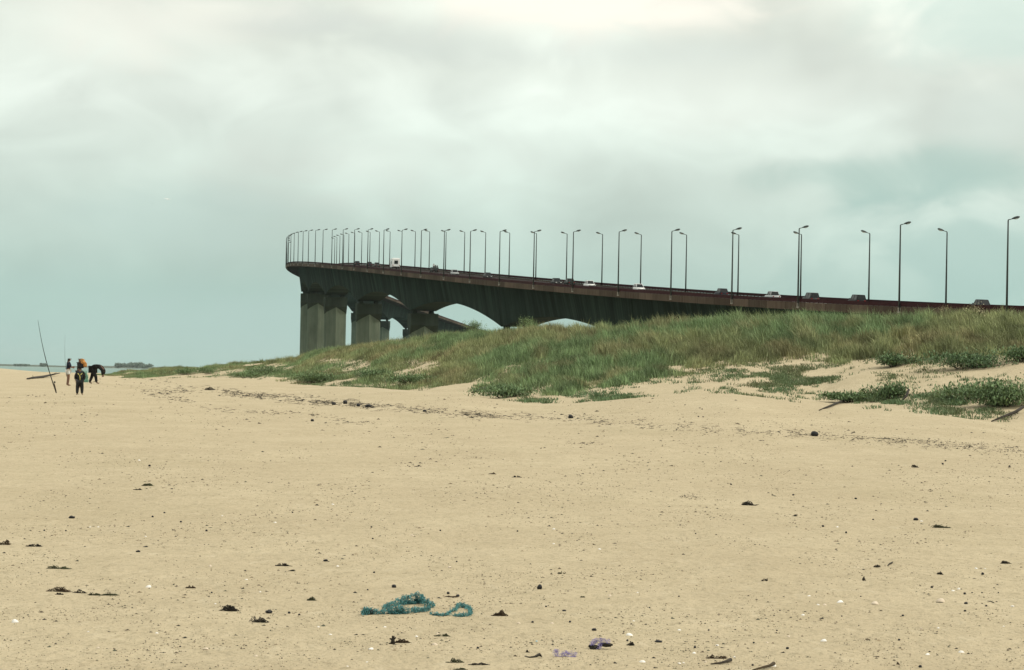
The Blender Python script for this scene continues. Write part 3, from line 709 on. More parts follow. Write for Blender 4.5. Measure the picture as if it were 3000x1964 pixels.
# figures riding in an open truck on the bridge
def open_truck():
    y = solve_y(1272, FL); th = bdir(y); root = empty("open_truck", bpt(y, FL, -.78), th)
    tag(root, "dark open-backed truck on the bridge carrying three people", "truck")
    b_ = MB(); b_.box(-2.2, .6, -.85, .85, .55, .72); b_.box(-2.2, -2.1, -.85, .85, .72, 1.35); b_.box(-2.2, .6, -.85, -.77, .72, 1.35); b_.box(-2.2, .6, .77, .85, .72, 1.35)
    b_.build("cargo_bed", P_GREY, root, bevel=.02)
    c_ = MB(); c_.loft([[(x_, s_*.86, z_) for s_, z_ in ((-1, .4), (1, .4), (1, zt_), (-1, zt_))] for x_, zt_ in ((.68, 1.45), (1.0, 1.5), (1.45, 1.15), (2.0, 1.02), (2.2, .8))]); c_.build("cab", P_BLACK, root, bevel=.03)
    for sy in (-1, 1):
        wheel(root, 1.5, sy*.75, .34, .2); wheel(root, -1.4, sy*.75, .34, .2)
        l_ = MB(); l_.box(-2.24, -2.18, sy*.7-.08, sy*.7+.08, .6, .72); l_.build("tail_light", M_TAIL, root)
    return root, y, th
trk, ty, tth = open_truck()
def rider(dx, dy, dz, label, top, s=1.0):
    q = Vector((dx*math.cos(tth)-dy*math.sin(tth), dx*math.sin(tth)+dy*math.cos(tth), dz)); p = bpt(ty, FL, -.78)+q
    root = empty("person", p, tth+math.pi); tag(root, label, "person", "people riding in the open truck")
    J = scaleJ(STAND, s); n, e = body_nodes(J); n = {k: (q_[0], q_[1]*s) for k, q_ in n.items()}
    skin_mesh("body", n, e, SKIN, root, 1)
    ks = ['chest', 'waist', 'pelvis', 'shl', 'shr', 'ell', 'elr']; skin_mesh("shirt", {k: (n[k][0], n[k][1]+.022) for k in ks}, eds(e, ks), top, root, 1)
    ks = ['pelvis', 'hipl', 'hipr', 'knl', 'knr', 'anl', 'anr']; skin_mesh("trousers", {k: (n[k][0], n[k][1]+.022) for k in ks}, eds(e, ks), CL_BLACK, root, 1)
    hd = Vector(J['head']); skin_mesh("hair", {'a': (tuple(hd+Vector((-.02, 0, .02))), .115*s), 'b': (tuple(hd+Vector((-.05, 0, -.06))), .095*s)}, [('a', 'b')], HAIR, root, 1)
    face(root, J['head'], (1, 0, 0), SKIN, s)
rider(-1.7, .45, .72, "person in a white shirt standing tallest in the open truck", CL_WHITE, 1.0)
rider(-1.5, -.05, .72, "dark clothed person standing right behind the white shirt in the truck", CL_BLACK, .84)
rider(-1.2, -.6, .72, "dark clothed person at the right side of the open truck", CL_BLACK, .8)

def winged_speck(u, v, dist, span, m_, label, bank):  # winged shape standing in for a dust speck on the sky
    d = to_dir(u, v); p = Vector((0, 0, CZ))+d*dist; root = empty("winged_speck", p, .3, (bank, .1, .4)); tag(root, label, "winged_speck")
    b_ = MB(); b_.tube([(0, -.28*span, 0), (0, -.12*span, .0), (0, .08*span, .01), (0, .2*span, .02), (0, .27*span, .0)], [.012*span, .045*span, .055*span, .035*span, .008*span], 8); b_.build("body", m_, root, True)
    for sg in (-1, 1):
        w_ = MB(); ys = [(.04, .07, .0), (.22, .08, .09), (.38, .055, .07), (.5, .012, .0)]
        w_.loft([[(sg*a*span, (q*c_-.02-a*.15)*span, (h_+t_)*span) for q, t_ in ((-1, 0), (0, .012), (1, 0), (0, -.004))] for a, c_, h_ in ys]); w_.build("wing", m_, root, True)
winged_speck(490, 584, 620, 1.7, mat("white_speck", (.8, .8, .78), .7), "tiny white gull shape standing for a dust speck left of the bridge", .5)
winged_speck(445, 597, 700, .8, mat("dark_speck", (.02, .022, .03), .7), "tiny dark winged shape standing for a dust speck left of the white one", .2)

# fishing rods and driftwood by the anglers
def rod(u, v, ut, vt, label, rb=.024):
    p = at(u, v); y = p.y
    tip = Vector((0, 0, CZ)) + (F + RR*((ut-1500)/FPX) - UU*((vt-982)/FPX))*((y-1.0)/F.y); d = tip-p
    root = empty("fishing_rod", p); tag(root, label, "fishing rod", "fishing rods planted in the sand")
    k = MB(); pts = [Vector((0, 0, -.25))+d*0] + [d*q + Vector((.10*math.sin(q*math.pi)*-1, 0, 0)) for q in (0, .15, .3, .45, .6, .75, .9, 1.0)]
    k.tube(pts, [rb, rb, rb*.9, rb*.8, rb*.7, rb*.55, rb*.45, rb*.35, rb*.25], 8); k.build("blank", mat("rod_carbon", (.02, .025, .025), .4), root, True)
    g = MB(); g.tube([d*.02, d*.13], rb*1.35, 8); g.build("handle", mat("rod_cork", (.05, .04, .03), .8), root)
    r_ = MB(); c = d*.15+Vector((.05, 0, 0)); r_.tube([c-Vector((0, .05, 0)), c+Vector((0, .05, 0))], .045, 10); r_.build("reel", M_STEEL, root)
rod(165, 1152, 111, 938, "long dark fishing rod leaning left, planted in sand beside the driftwood branch", .028)
rod(195, 1104, 191, 980, "thin pale fishing rod standing upright behind the person in white shorts", .016)
def branch(pts_uv, rad, label, name="driftwood_or_ledge_shade", mt=None, lift=.08, twigs=()):
    pts = [at(u, v)+Vector((0, 0, lift+l_)) for u, v, l_ in pts_uv]
    ys = sum(p.y for p in pts)/len(pts)
    k = MB(); k.tube(pts, rad, 7)
    for i, dx, dz_, r_ in twigs: k.tube([pts[i], pts[i]+Vector((dx, .1, dz_))], [r_, r_*.4], 5)
    o = k.build(name, mt or mat("wet_driftwood_and_ledge_shade", (.030, .024, .018), .9, .4, 4), None, True); tag(o, label, "driftwood"); return o
branch([(79, 1113, 0), (98, 1110, .0), (125, 1108, .03), (150, 1105, .12), (175, 1101, .2)], [.05, .10, .11, .09, .04], "dark driftwood branch lying on the sand behind the leaning fishing rod", twigs=((2, .12, -.18, .05), (1, -.1, .2, .04), (3, .5, .25, .03)))

# ------------------------------------------------------------------ dune grass
GB = np.array([(300, 1100), (340, 1106), (480, 1109), (560, 1094), (640, 1096), (700, 1100), (760, 1092), (820, 1112), (900, 1126), (960, 1102), (1010, 1100), (1100, 1121), (1200, 1134), (1300, 1132), (1380, 1143),
               (1450, 1162), (1560, 1175), (1700, 1155), (1800, 1132), (1900, 1112), (2000, 1088), (2170, 1070), (2350, 1056), (2500, 1070), (2700, 1070), (2850, 1062), (3000, 1036), (3600, 1030)], float)
SANDY = [(1050, 1085, 45, 14), (1245, 1072, 50, 12), (1180, 1095, 40, 10), (820, 1080, 60, 10), (2300, 1075, 100, 12), (1000, 1062, 60, 8), (650, 1102, 30, 10), (590, 1098, 26, 8)]
LOW = [(2330, 1115, 190, 30), (2540, 1165, 60, 14), (2600, 1185, 50, 10), (2900, 1175, 90, 40), (2800, 1190, 70, 20), (2740, 1165, 60, 10), (1750, 1165, 90, 10), (2650, 1060, 60, 14), (2850, 1045, 80, 14),
       (950, 1125, 30, 10), (1040, 1128, 40, 9), (1600, 1172, 90, 10), (2120, 1120, 60, 12), (900, 1122, 24, 9), (760, 1100, 30, 8)]
def grass_points(N, seed):
    r = np.random.default_rng(seed)
    a = (r.uniform(280, 4600, N)-1500)/FPX
    u = 1500+FPX*a; fd = np.interp(u, _ug, _fd); cd = np.interp(u, _ug, _cd)
    y = fd-3 + (cd+14-fd)*r.uniform(0, 1, N)**.8
    x = a*y; return x, y, r
def pxv(x, y, z):
    d = y*F.y+(z-CZ)*F.z; xr = x*RR.x+y*RR.y+(z-CZ)*RR.z; yu = x*UU.x+y*UU.y+(z-CZ)*UU.z
    return 1500+FPX*xr/d, 982-FPX*yu/d
x, y, r = grass_points(178000, 3)
z = ground(x, y); u, v = pxv(x, y, z)
bd = np.interp(u, GB[:, 0], GB[:, 1]); nz = fbm(x/3.1, y/9, 40)
am = np.interp(u, [300, 400, 900, 1400, 1600, 2000, 3000], [30, 60, 95, 90, 60, 60, 70])
nz2 = fbm(x/.9, y/3.2, 44, 3)
dens = S(bd-v + (nz-.47)*am*1.35 + (nz2-.44)*46, -4, 18)*(.35+.65*S(nz2+.5*nz, .52, .72))
for (cu, cv_, su, sv) in SANDY: dens *= 1-1.15*np.exp(-(((u-cu)/(su*1.5))**2+((v-cv_)/(sv*1.5))**2))*S(nz2, .22, .42)
dens = np.clip(dens, 0, 1); keep = (r.uniform(0, 1, len(x)) < dens)
low = np.zeros(len(x))
for (cu, cv_, su, sv) in LOW: low = np.maximum(low, np.exp(-(((u-cu)/su)**2+((v-cv_)/sv)**2)))
keep2 = (~keep) & (r.uniform(0, 1, len(x)) < np.clip(low*1.5*S(fbm(x/1.1, y/3.5, 77), .38, .52), 0, 1)*.85) & (v > bd-6)
keep3 = (~keep) & (~keep2) & (v < np.interp(u, FOOT[:, 0], FOOT[:, 1])+2) & (r.uniform(0, 1, len(x)) < .10*S(nz, .40, .6)*np.exp(-np.maximum(v-bd, 0)/38))
def blades(x, y, hgt, per, spread, width, tint, seed, lean=.35):
    r = np.random.default_rng(seed); n = len(x)*per
    bx = np.repeat(x, per)+r.normal(0, spread, n); by = np.repeat(y, per)+r.normal(0, spread, n); bz = ground(bx, by)-.03
    h = np.repeat(hgt, per)*r.uniform(.55, 1.15, n); az = r.uniform(0, 2*np.pi, n); ln = np.abs(r.normal(0, lean, n))+.05
    wx = np.repeat(np.cos(fbm(x/9, y/9, 91)*5), per)*.22+.06
    dx = np.cos(az)*ln+wx; dy = np.sin(az)*ln
    fa = r.uniform(0, np.pi, n); w_ = width*r.uniform(.6, 1.4, n)
    cx = np.cos(fa)*w_*.5; cy = np.sin(fa)*w_*.5
    P0 = np.stack([bx-cx, by-cy, bz], 1); P1 = np.stack([bx+cx, by+cy, bz], 1)
    mx = bx+dx*h*.38; my = by+dy*h*.38; mz = bz+h*.62
    P2 = np.stack([mx+cx*.8, my+cy*.8, mz], 1); P3 = np.stack([mx-cx*.8, my-cy*.8, mz], 1)
    P4 = np.stack([bx+dx*h, by+dy*h, bz+h*np.sqrt(np.clip(1-.35*ln, .4, 1))], 1)
    V = np.stack([P0, P1, P2, P3, P4], 1).reshape(-1, 3); o = np.arange(n)*5
    Q = np.stack([o, o+1, o+2, o+3], 1); T = np.stack([o+3, o+2, o+4], 1)
    c = np.repeat(tint, per, axis=0)*r.uniform(.65, 1.4, (n, 1)); C = np.ones((n*5, 4), np.float32); C[:, :3] = np.repeat(c, 5, axis=0)
    return V, Q, T, C
def leafmat(name):
    m_ = mat(name, (.1, .1, .05), .7, attr="tint", spec=.15); return m_
def add_tint(me, C):
    a = me.color_attributes.new("tint", 'FLOAT_COLOR', 'POINT'); a.data.foreach_set('color', C.ravel())
GREEN = np.array((.15, .215, .10)); STRAW = np.array((.25, .215, .115)); OLIVE = np.array((.20, .22, .105)); DEEP = np.array((.055, .105, .055))
def tint_of(x, y, k=0.0):
    a = S(fbm(x/5, y/15, 60), .38, .62)[:, None]; b_ = S(fbm(x/1.7, y/6, 66), .46, .70)[:, None]
    c = GREEN*(1-a)+OLIVE*a; c = c*(1-.6*b_)+STRAW*.6*b_
    return c*(1-k)+DEEP*k
xa, ya = x[keep], y[keep]
ta = tint_of(xa, ya)*(.75+.5*np.random.default_rng(4).uniform(0, 1, (len(xa), 1))); cr_ = S(np.interp(u, CREST[:, 0], CREST[:, 1])-v[:] if False else v-np.interp(u, CREST[:, 0], CREST[:, 1]), 45, 0)[keep]
ha = np.interp(u[keep], [300, 420, 900, 1500, 1900, 2200, 2600, 3000], [.28, .42, .48, .52, .72, .78, .7, .6])*(.6+.85*fbm(xa/2.5, ya/8, 33))*(1+.25*(r.uniform(0, 1, len(xa)) < .12))
print('tufts', len(xa), keep2.sum(), keep3.sum())
edge_ = S((bd-v + (nz-.47)*am*1.35 + (nz2-.44)*46)[keep], -6, 55)
ha = ha*(.38+.62*edge_)*(.45+.55*dens[keep])
tus = S(fbm(xa/.55, ya/1.6, 88, 2), .40, .52)[:, None]; ha = ha*(.8+.6*tus[:, 0]); ta = ta*(.95+.35*tus)*(1-.4*S(fbm(xa/.8+5, ya/2.2, 99, 2), .40, .52)[:, None])
V, Q, T, C = blades(xa, ya, ha, 9, .15, .028, ta, 1)
me = mesh_np("dune_grass", V, Q, T); add_tint(me, C)
tag(link("dune_grass", me, leafmat("dune_grass")), "long green and straw coloured marram grass covering the dune", kind='stuff', cat=None)
xl = np.concatenate([x[keep2], x[keep3]]); yl = np.concatenate([y[keep2], y[keep3]])
tl = tint_of(xl, yl, .45)
V, Q, T, C = blades(xl, yl, np.full(len(xl), .17)*(.6+.9*fbm(xl/2, yl/2, 5)), 12, .12, .030, tl, 2, lean=.9)
me = mesh_np("creeping_plants", V, Q, T); add_tint(me, C)
tag(link("creeping_plants", me, leafmat("creeping_plants")), "low dark green creeping plants on the lower sand of the dune", kind='stuff')

# individual shrubs and plants that stand out
def shrub(u, v, w_, h_, label, dark=.4, pale=False, name="shrub", group=None, n=700):
    if not pale: w_ *= 1.25; h_ *= .9; dark = max(0, dark-.2)
    p = at(u, v); root = empty(name, p); tag(root, label, "plant" if pale else "shrub", group)
    r = np.random.default_rng(int(u*7+v)); st = MB()
    cl = [(r.normal(0, w_*.33), r.normal(0, w_*.25), h_*r.uniform(.35, .95)) for _ in range(34)]
    for a, b_, c_ in cl[:7]: st.tube([(a*.15, b_*.15, -.1), (a*.6, b_*.6, c_*.55), (a, b_, c_)], [.03, .02, .008], 5)
    st.build("stem", mat("shrub_stem", (.06, .045, .03), .9), root)
    n = n*4 if not pale else n
    k = r.integers(0, len(cl), n); cc = np.array(cl)[k]
    c = cc*np.array((1, 1, .8))+r.normal(0, 1, (n, 3))*np.array((w_*.15, w_*.14, h_*.24)); c[:, 2] = np.abs(c[:, 2])*.98+.01
    L_ = r.uniform(.06, .17, n)*(.7 if pale else 1); az = r.uniform(0, 6.28, n); el = r.uniform(-.2, 1.4, n)
    d = np.stack([np.cos(az)*np.cos(el), np.sin(az)*np.cos(el), np.sin(el)], 1)*L_[:, None]; sx = np.stack([-np.sin(az), np.cos(az), 0*az], 1)*L_[:, None]*.22
    V = np.stack([c, c+d*.5+sx, c+d, c+d*.5-sx], 1).reshape(-1, 3); o = np.arange(n)*4
    me = mesh_np("foliage", V, np.stack([o, o+1, o+2, o+3], 1)); base_ = np.array((.42, .38, .24)) if pale else (GREEN*(1-dark)+DEEP*dark)
    C = np.ones((n*4, 4), np.float32); C[:, :3] = np.repeat(base_*r.uniform(.55, 1.5, (n, 1)), 4, axis=0); add_tint(me, C)
    link("foliage", me, leafmat("shrub_leaf"), root)
SG = "shrubs growing on the sandy lower dune"
shrub(2610, 1172, .9, .62, "dark green shrub rising at the end of the low sand ledge", .5, group=SG)
shrub(2500, 1178, 1.1, .34, "low spreading shrub along the shaded sand ledge, left of a taller one", .4, group=SG)
shrub(2840, 1172, 1.2, .55, "leafy shrub on sand left of the big corner bush", .35, group=SG)
shrub(2950, 1190, 1.7, .95, "big dense green bush at the right edge of the beach", .35, group=SG, n=1600)
shrub(2830, 1080, 1.5, .62, "round dark bush on pale sand below the grass line", .75, group=SG, n=1200)
shrub(2620, 1074, 1.1, .55, "smaller dark bush on pale sand left of a round one", .65, group=SG)
shrub(2990, 1060, 1.1, .6, "dark bush touching the right edge above the pale hollow", .6, group=SG)
shrub(720, 1107, 1.7, .5, "brownish bush above the beach at the foot of the low dune", .1, group=SG)
shrub(925, 1122, 1.8, .7, "rounded bush overhanging a small dark sand hollow at the dune foot", .3, group=SG, n=1200)
shrub(540, 1098, 1.6, .7, "leftmost bushy clump at the foot of the low left dune", .2, group=SG)
shrub(610, 1096, 1.5, .6, "bushy clump between two small sand hollows of the left dune", .25, group=SG)
shrub(780, 1098, 2.0, .7, "dark green bush just left of the overhanging rounded one", .35, group=SG)
shrub(1210, 1128, 1.8, .6, "wide green bush where the dune grass spills onto the beach", .3, group=SG)
shrub(1480, 1165, 1.4, .5, "dark green bush at the tip of the grassy spur", .45, group=SG)
shrub(2770, 926, .9, 1.1, "pale dry flowering weed standing on the dune crest below the bridge rail", 0, pale=True, name="dry_plant", n=420)
shrub(2860, 945, .9, .9, "pale dry weed on the crest right of a taller dry one", 0, pale=True, name="dry_plant", n=420)
shrub(1390, 968, 1.0, 1.0, "small bright green bush peeking over the crest under the pale arch", .1, n=500)
shrub(1548, 957, 1.0, 1.0, "small yellowish bush on the crest against the dark girder", .0, n=400)
shrub(1095, 1108, 1.6, .5, "green bush on sand between two sandy patches of the dune", .5, group=SG)

# ------------------------------------------------------------------ far shore
M_FAR = mat("far_scrub", (.05, .07, .045), .9, .3, .2)
def ridge(name, x0, x1, y, wid, hfun, m_, label, kind=None, cat=None, n=160):
    V = []; fs = []
    for i in range(n+1):
        x = x0+(x1-x0)*i/n; h = hfun(x, i/n)
        for k, q in enumerate((-1, -.5, 0, .5, 1)): V.append((x, y+q*wid, -1.2+(h+1.2)*(1-q*q)))
    for i in range(n):
        for k in range(4): a = i*5+k; fs.append((a, a+5, a+6, a+1))
    me = bpy.data.meshes.new(name); me.from_pydata(V, [], fs); me.polygons.foreach_set('use_smooth', [True]*len(fs))
    return tag(link(name, me, m_), label, cat, kind=kind)
ridge("sandbank", -330, -195, 1180, 60, lambda x, t: -1.25+(2.35+.5*float(fbm(x/14, 1, 4)))*float(S(1-t, 0, .35)), sandm, "pale sandbank across the water at the left edge", kind='structure')
ridge("hills", -5500, -900, 11500, 300, lambda x, t: 4.0+9.0*float(fbm(x/230, 2, 9))*float(S(t, 0, .1)), M_FAR, "low hazy far shore on the horizon", kind='structure')
def far_tree(u, y, w_, h_, label, zb=1.0):
    x = (u-1500)/FPX*y; root = empty("distant_tree", (x, y, zb)); tag(root, label, "tree", "hazy trees on the far shore")
    k = MB(); k.tube([(0, 0, -1), (0, 0, h_*.5)], [.5, .25], 6); k.build("trunk", mat("tree_bark", (.05, .04, .03), .9), root)
    r = np.random.default_rng(int(u)); n = 1500
    cl = r.normal(0, 1, (16, 3))*np.array((w_*.3, w_*.2, h_*.13))+np.array((0, 0, h_*.55)); c = cl[r.integers(0, 16, n)]+r.normal(0, 1, (n, 3))*np.array((w_*.1, w_*.1, h_*.12)); c[:, 2] = np.abs(c[:, 2])
    d = r.normal(0, 1.5, (n, 3)); e_ = r.normal(0, 1.5, (n, 3)); V = np.stack([c-d, c+e_, c+d, c-e_], 1).reshape(-1, 3); o = np.arange(n)*4
    me = mesh_np("crown", V, np.stack([o, o+1, o+2, o+3], 1)); C = np.ones((n*4, 4), np.float32); C[:, :3] = np.repeat(np.array((.10, .145, .11))*r.uniform(.6, 1.4, (n, 1)), 4, axis=0); add_tint(me, C)
    link("crown", me, leafmat("far_leaf"), root)
for u_, w_, h_, lb in ((355, 9, 3.7, "leftmost hazy round tree on the far shore beyond the dune tip"), (380, 12, 4.9, "tallest hazy tree in the far clump beyond the dune tip"), (402, 12, 5.1, "hazy tree just right of the tallest far one"),
                       (425, 10, 3.9, "hazy tree at the right end of the far clump"), (130, 4, 2.6, "small lone hazy tree on the far shore left of the leaning rod"), (66, 9, 1.5, "flat hazy scrub at the left edge of the horizon")):
    far_tree(u_, 9500, w_*4.3, h_*3.9, lb)

# ------------------------------------------------------------------ things washed up on the sand
M_SHELL = mat("white_shell", (.80, .77, .72), .5, .08, 40)
M_SHELLP = mat("cream_shell", (.62, .52, .40), .6, .12, 40)
M_STONE = mat("wet_black_stone", (.012, .012, .013), .55, .3, 20, bump=.4, bscale=60)
M_WEED = mat("dry_seaweed", (.020, .017, .012), .8, .5, 25)
M_WEEDG = mat("green_seaweed", (.045, .050, .022), .8, .5, 25)
M_WEEDB = mat("brown_seaweed", (.055, .036, .020), .85, .5, 25)
def px2m(p): return (p.y)/FPX
SHELLV = {}
def shell_mesh(seed):
    if seed in SHELLV: return SHELLV[seed]
    r = random.Random(seed); bm = bmesh.new(); nr_, ns = 6, 22; vs = []
    el = r.uniform(.75, 1.0); tip = r.uniform(.1, .45)
    for i in range(nr_+1):
        q = i/nr_; ring = []
        for j in range(ns):
            k = 2*math.pi*j/ns; rib = 1+.05*q*math.cos(11*k)+.05*q*math.sin(2*k+seed)
            ring.append(bm.verts.new((math.cos(k)*q*rib*.5-tip*(1-q)*.5, math.sin(k)*q*rib*el*.5, .30*(1-q**2.2)+.012*math.cos(11*k)*q)))
        vs.append(ring)
    for i in range(nr_):
        for j in range(ns): bm.faces.new((vs[i][j], vs[i+1][j], vs[i+1][(j+1) % ns], vs[i][(j+1) % ns]))
    bmesh.ops.remove_doubles(bm, verts=bm.verts, dist=1e-4); bmesh.ops.recalc_face_normals(bm, faces=bm.faces)
    bmesh.ops.solidify(bm, geom=list(bm.faces), thickness=.05)
    me = bpy.data.meshes.new("shell"); bm.to_mesh(me); bm.free(); me.polygons.foreach_set('use_smooth', [True]*len(me.polygons)); SHELLV[seed] = me; return me
def shell(u, v, s, label, pale=False, group=None):
    key = (int(u) % 5)+(10 if pale else 0); me = shell_mesh(key)
    if not me.materials: me.materials.append(M_SHELLP if pale else M_SHELL)
    p = at(u, v); o = bpy.data.objects.new("shell", me); COL.objects.link(o); k = s*px2m(p)
    r = random.Random(u*3.3+v); o.location = p+Vector((0, 0, -.06*k)); o.scale = (k, k*r.uniform(.8, 1.1), k*r.uniform(1.0, 1.5)); o.rotation_euler = (r.uniform(-.3, .5), r.uniform(-.3, .3), r.uniform(0, 6.28))
    tag(o, label, "shell", group); return o
BIG = [(44, 1824, 26, "big white shell lying alone near the lower left corner", 0), (2461, 1766, 24, "broad white shell above the middle of the lower right sand", 0),
       (2412, 1879, 22, "long white shell touching a dark scrap near the bottom right", 0), (1882, 1940, 24, "flat white shell right of the purple netting near the bottom edge", 0),
       (1845, 1862, 23, "slanted pale shell just above right of the purple netting", 0), (2563, 1771, 30, "widest pale shell half buried in the lower right sand", 1),
       (2755, 1763, 28, "flat pale shell fragment beside a dark stick in the lower right", 1), (2717, 1919, 17, "white oyster shell with dark rim near the bottom right", 0),
       (2817, 1912, 20, "white shell with a long thin weed stalk beside it", 0), (602, 1903, 22, "pale buried shell near the bottom left", 1),
       (435, 1721, 18, "white shell right of the dark arched seaweed at lower left", 0), (1087, 1903, 16, "white shell with a black chip below the star shaped weed", 0),
       (1275, 1890, 22, "pale broken shell between the star shaped weed and purple netting", 1), (1282, 1858, 14, "pale shell tucked against green weed under the turquoise net", 1),
       (1221, 1866, 12, "clean white shell below the turquoise net", 0), (1128, 1838, 11, "white shell on smooth sand below the left end of the turquoise net", 0),
       (2034, 1915, 16, "rounded white shell right of a black pebble near the bottom", 0), (2269, 1953, 15, "white shell standing by the brown driftwood at the bottom edge", 0),
       (1520, 1827, 14, "cream shell right of the brown weed tuft", 1), (1617, 1827, 13, "cream shell above the purple netting, left one of a pair", 1)]
SMALL = [(258, 1852, 8), (460, 1856, 10), (287, 1900, 12), (722, 1699, 9), (762, 1735, 8), (631, 1770, 9), (933, 1838, 11), (968, 1860, 11), (750, 1923, 12), (989, 1660, 10), (1075, 1941, 9), (1018, 1953, 7),
         (1786, 1747, 12), (1990, 1847, 11), (1990, 1945, 11), (1857, 1820, 8), (1868, 1737, 7), (2101, 1892, 11), (2066, 1941, 12), (2003, 1943, 9), (2352, 1803, 11), (2397, 1773, 10), (2416, 1773, 13), (2370, 1747, 11), (2248, 1884, 12),
         (2152, 1926, 8), (2860, 1667, 11), (2886, 1667, 7), (2792, 1732, 11), (2808, 1727, 11), (2966, 1777, 11), (2749, 1841, 11), (2940, 1836, 7), (408, 1350, 9), (651, 1512, 8), (806, 1532, 9), (975, 1479, 9), (427, 1573, 8),
         (264, 1545, 7), (288, 1545, 7), (1622, 1551, 10), (1622, 1594, 9), (1757, 1610, 10), (1208, 1570, 12), (1317, 1664, 15), (2453, 1545, 9), (2700, 1528, 10), (2310, 1866, 12), (2698, 1843, 13), (616, 1660, 13)]
for u_, v_, s_, lb, pl in BIG: shell(u_, v_, s_, lb, bool(pl), "larger shells on the foreground sand")
for u_, v_, s_ in SMALL: shell(u_, v_, s_, "tiny white shell lying flat on the open sand", s_ > 11.5, "tiny white shells scattered on the sand")

def stone(u, v, w_, h_, label, group=None, seed=None, name="stone"):
    p = at(u, v); k = px2m(p); sd_ = seed if seed is not None else int(u*1.7+v)
    o = lump(name, p+Vector((0, 0, h_*k*.34)), (w_*k*.5, w_*k*.42, h_*k*.58), M_STONE, None, sd_, 2, .34, 1.6); o.rotation_euler = (0, 0, (sd_ % 7))
    tag(o, label, "stone", group); return o
STN = [(1154, 1722, 15, 11, "round black stone with weed strands above the turquoise net"), (1581, 1727, 16, 15, "upright black domed stone standing alone right of the turquoise net"),
       (1672, 1226, 18, 12, "black stone alone on smooth sand below the dune foot"), (2386, 1278, 23, 17, "largest black stone on the right half of the wrack line"),
       (210, 1519, 20, 8, "flat black stone alone on the left foreground sand"), (1741, 1848, 17, 8, "curved black stone above the purple netting"),
       (1929, 1882, 27, 7, "long flat black stone right of the purple netting"), (2696, 1956, 12, 8, "angular black stone at the bottom edge, lower right"),
       (2036, 1899, 9, 7, "black pebble left of a rounded white shell near the bottom"), (2830, 1770, 14, 7, "oval black stone lowest but one of the right pebble group"),
       (2479, 1563, 7, 7, "perfectly round black pebble alone on the right sand"), (2507, 1463, 9, 6, "black pebble on open sand above the round one at right"),
       (2683, 1525, 15, 9, "black stone touching a pale shell on the right sand"), (978, 1187, 13, 10, "leftmost black block on the wrack line"),
       (1011, 1184, 14, 13, "pointed black block second on the wrack line"), (1050, 1191, 12, 9, "black block left of the longest one on the wrack line"),
       (1080, 1193, 27, 9, "longest black block on the wrack line"), (1244, 1207, 11, 7, "black lump right of the seaweed pile on the wrack line"),
       (915, 1235, 11, 8, "forked black lump on sand below the wrack line"), (954, 1645, 16, 7, "flat black stone above left of the turquoise net"),
       (405, 1618, 15, 6, "dark flat stone in seaweed scraps on the left sand"), (1313, 1741, 10, 8, "left one of two black stones above the end of the turquoise net"),
       (1341, 1748, 12, 7, "right one of two black stones above the end of the turquoise net"), (2307, 1902, 10, 7, "hooked black stone in the lower right centre"),
       (787, 1797, 24, 11, "dark mound shaped stone with trailing weed at lower left centre"), (1653, 1791, 14, 5, "slim black stone between brown tuft and purple netting")]
for a in STN: stone(*a, "black stones on the beach")
PEB = [(130, 1556, 6), (193, 1557, 6), (605, 1557, 8), (2205, 1951, 8), (2826, 1742, 10), (2889, 1777, 7), (2827, 1792, 8), (2730, 1723, 9), (2879, 1684, 10), (2634, 1877, 9), (2645, 1806, 8), (2848, 1738, 5), (2877, 1738, 5), (2925, 1738, 5),
       (1600, 1779, 7), (1560, 1825, 8), (1670, 1824, 8), (1400, 1901, 9), (1838, 1879, 8), (1077, 1730, 6), (1330, 1766, 5), (2522, 1749, 5), (2516, 1834, 4), (2285, 1790, 5), (2466, 1807, 5), (2076, 1848, 6), (2208, 1885, 7), (2276, 1849, 6),
       (847, 1798, 9), (877, 1803, 7), (1989, 1749, 6), (1903, 1782, 6), (528, 1896, 6), (826, 1930, 5), (620, 1738, 6), (1096, 1679, 7), (1338, 1647, 6), (2770, 1352, 6), (2958, 1368, 7), (2762, 1361, 7), (2142, 1421, 6), (2324, 1452, 7),
       (2558, 1524, 6), (2411, 1544, 8), (2038, 1565, 5), (1516, 1558, 6), (1088, 1546, 6), (1092, 1580, 6), (1290, 1556, 6), (482, 1504, 6), (438, 1367, 8), (447, 1516, 7), (530, 1531, 7), (857, 1503, 6), (2060, 1223, 5), (2046, 1222, 5), (2057, 1200, 4)]
for u_, v_, s_ in PEB: stone(u_, v_, s_, s_*.75, "tiny black pebble lying on the pale sand", "tiny black pebbles scattered on the sand", name="pebble")

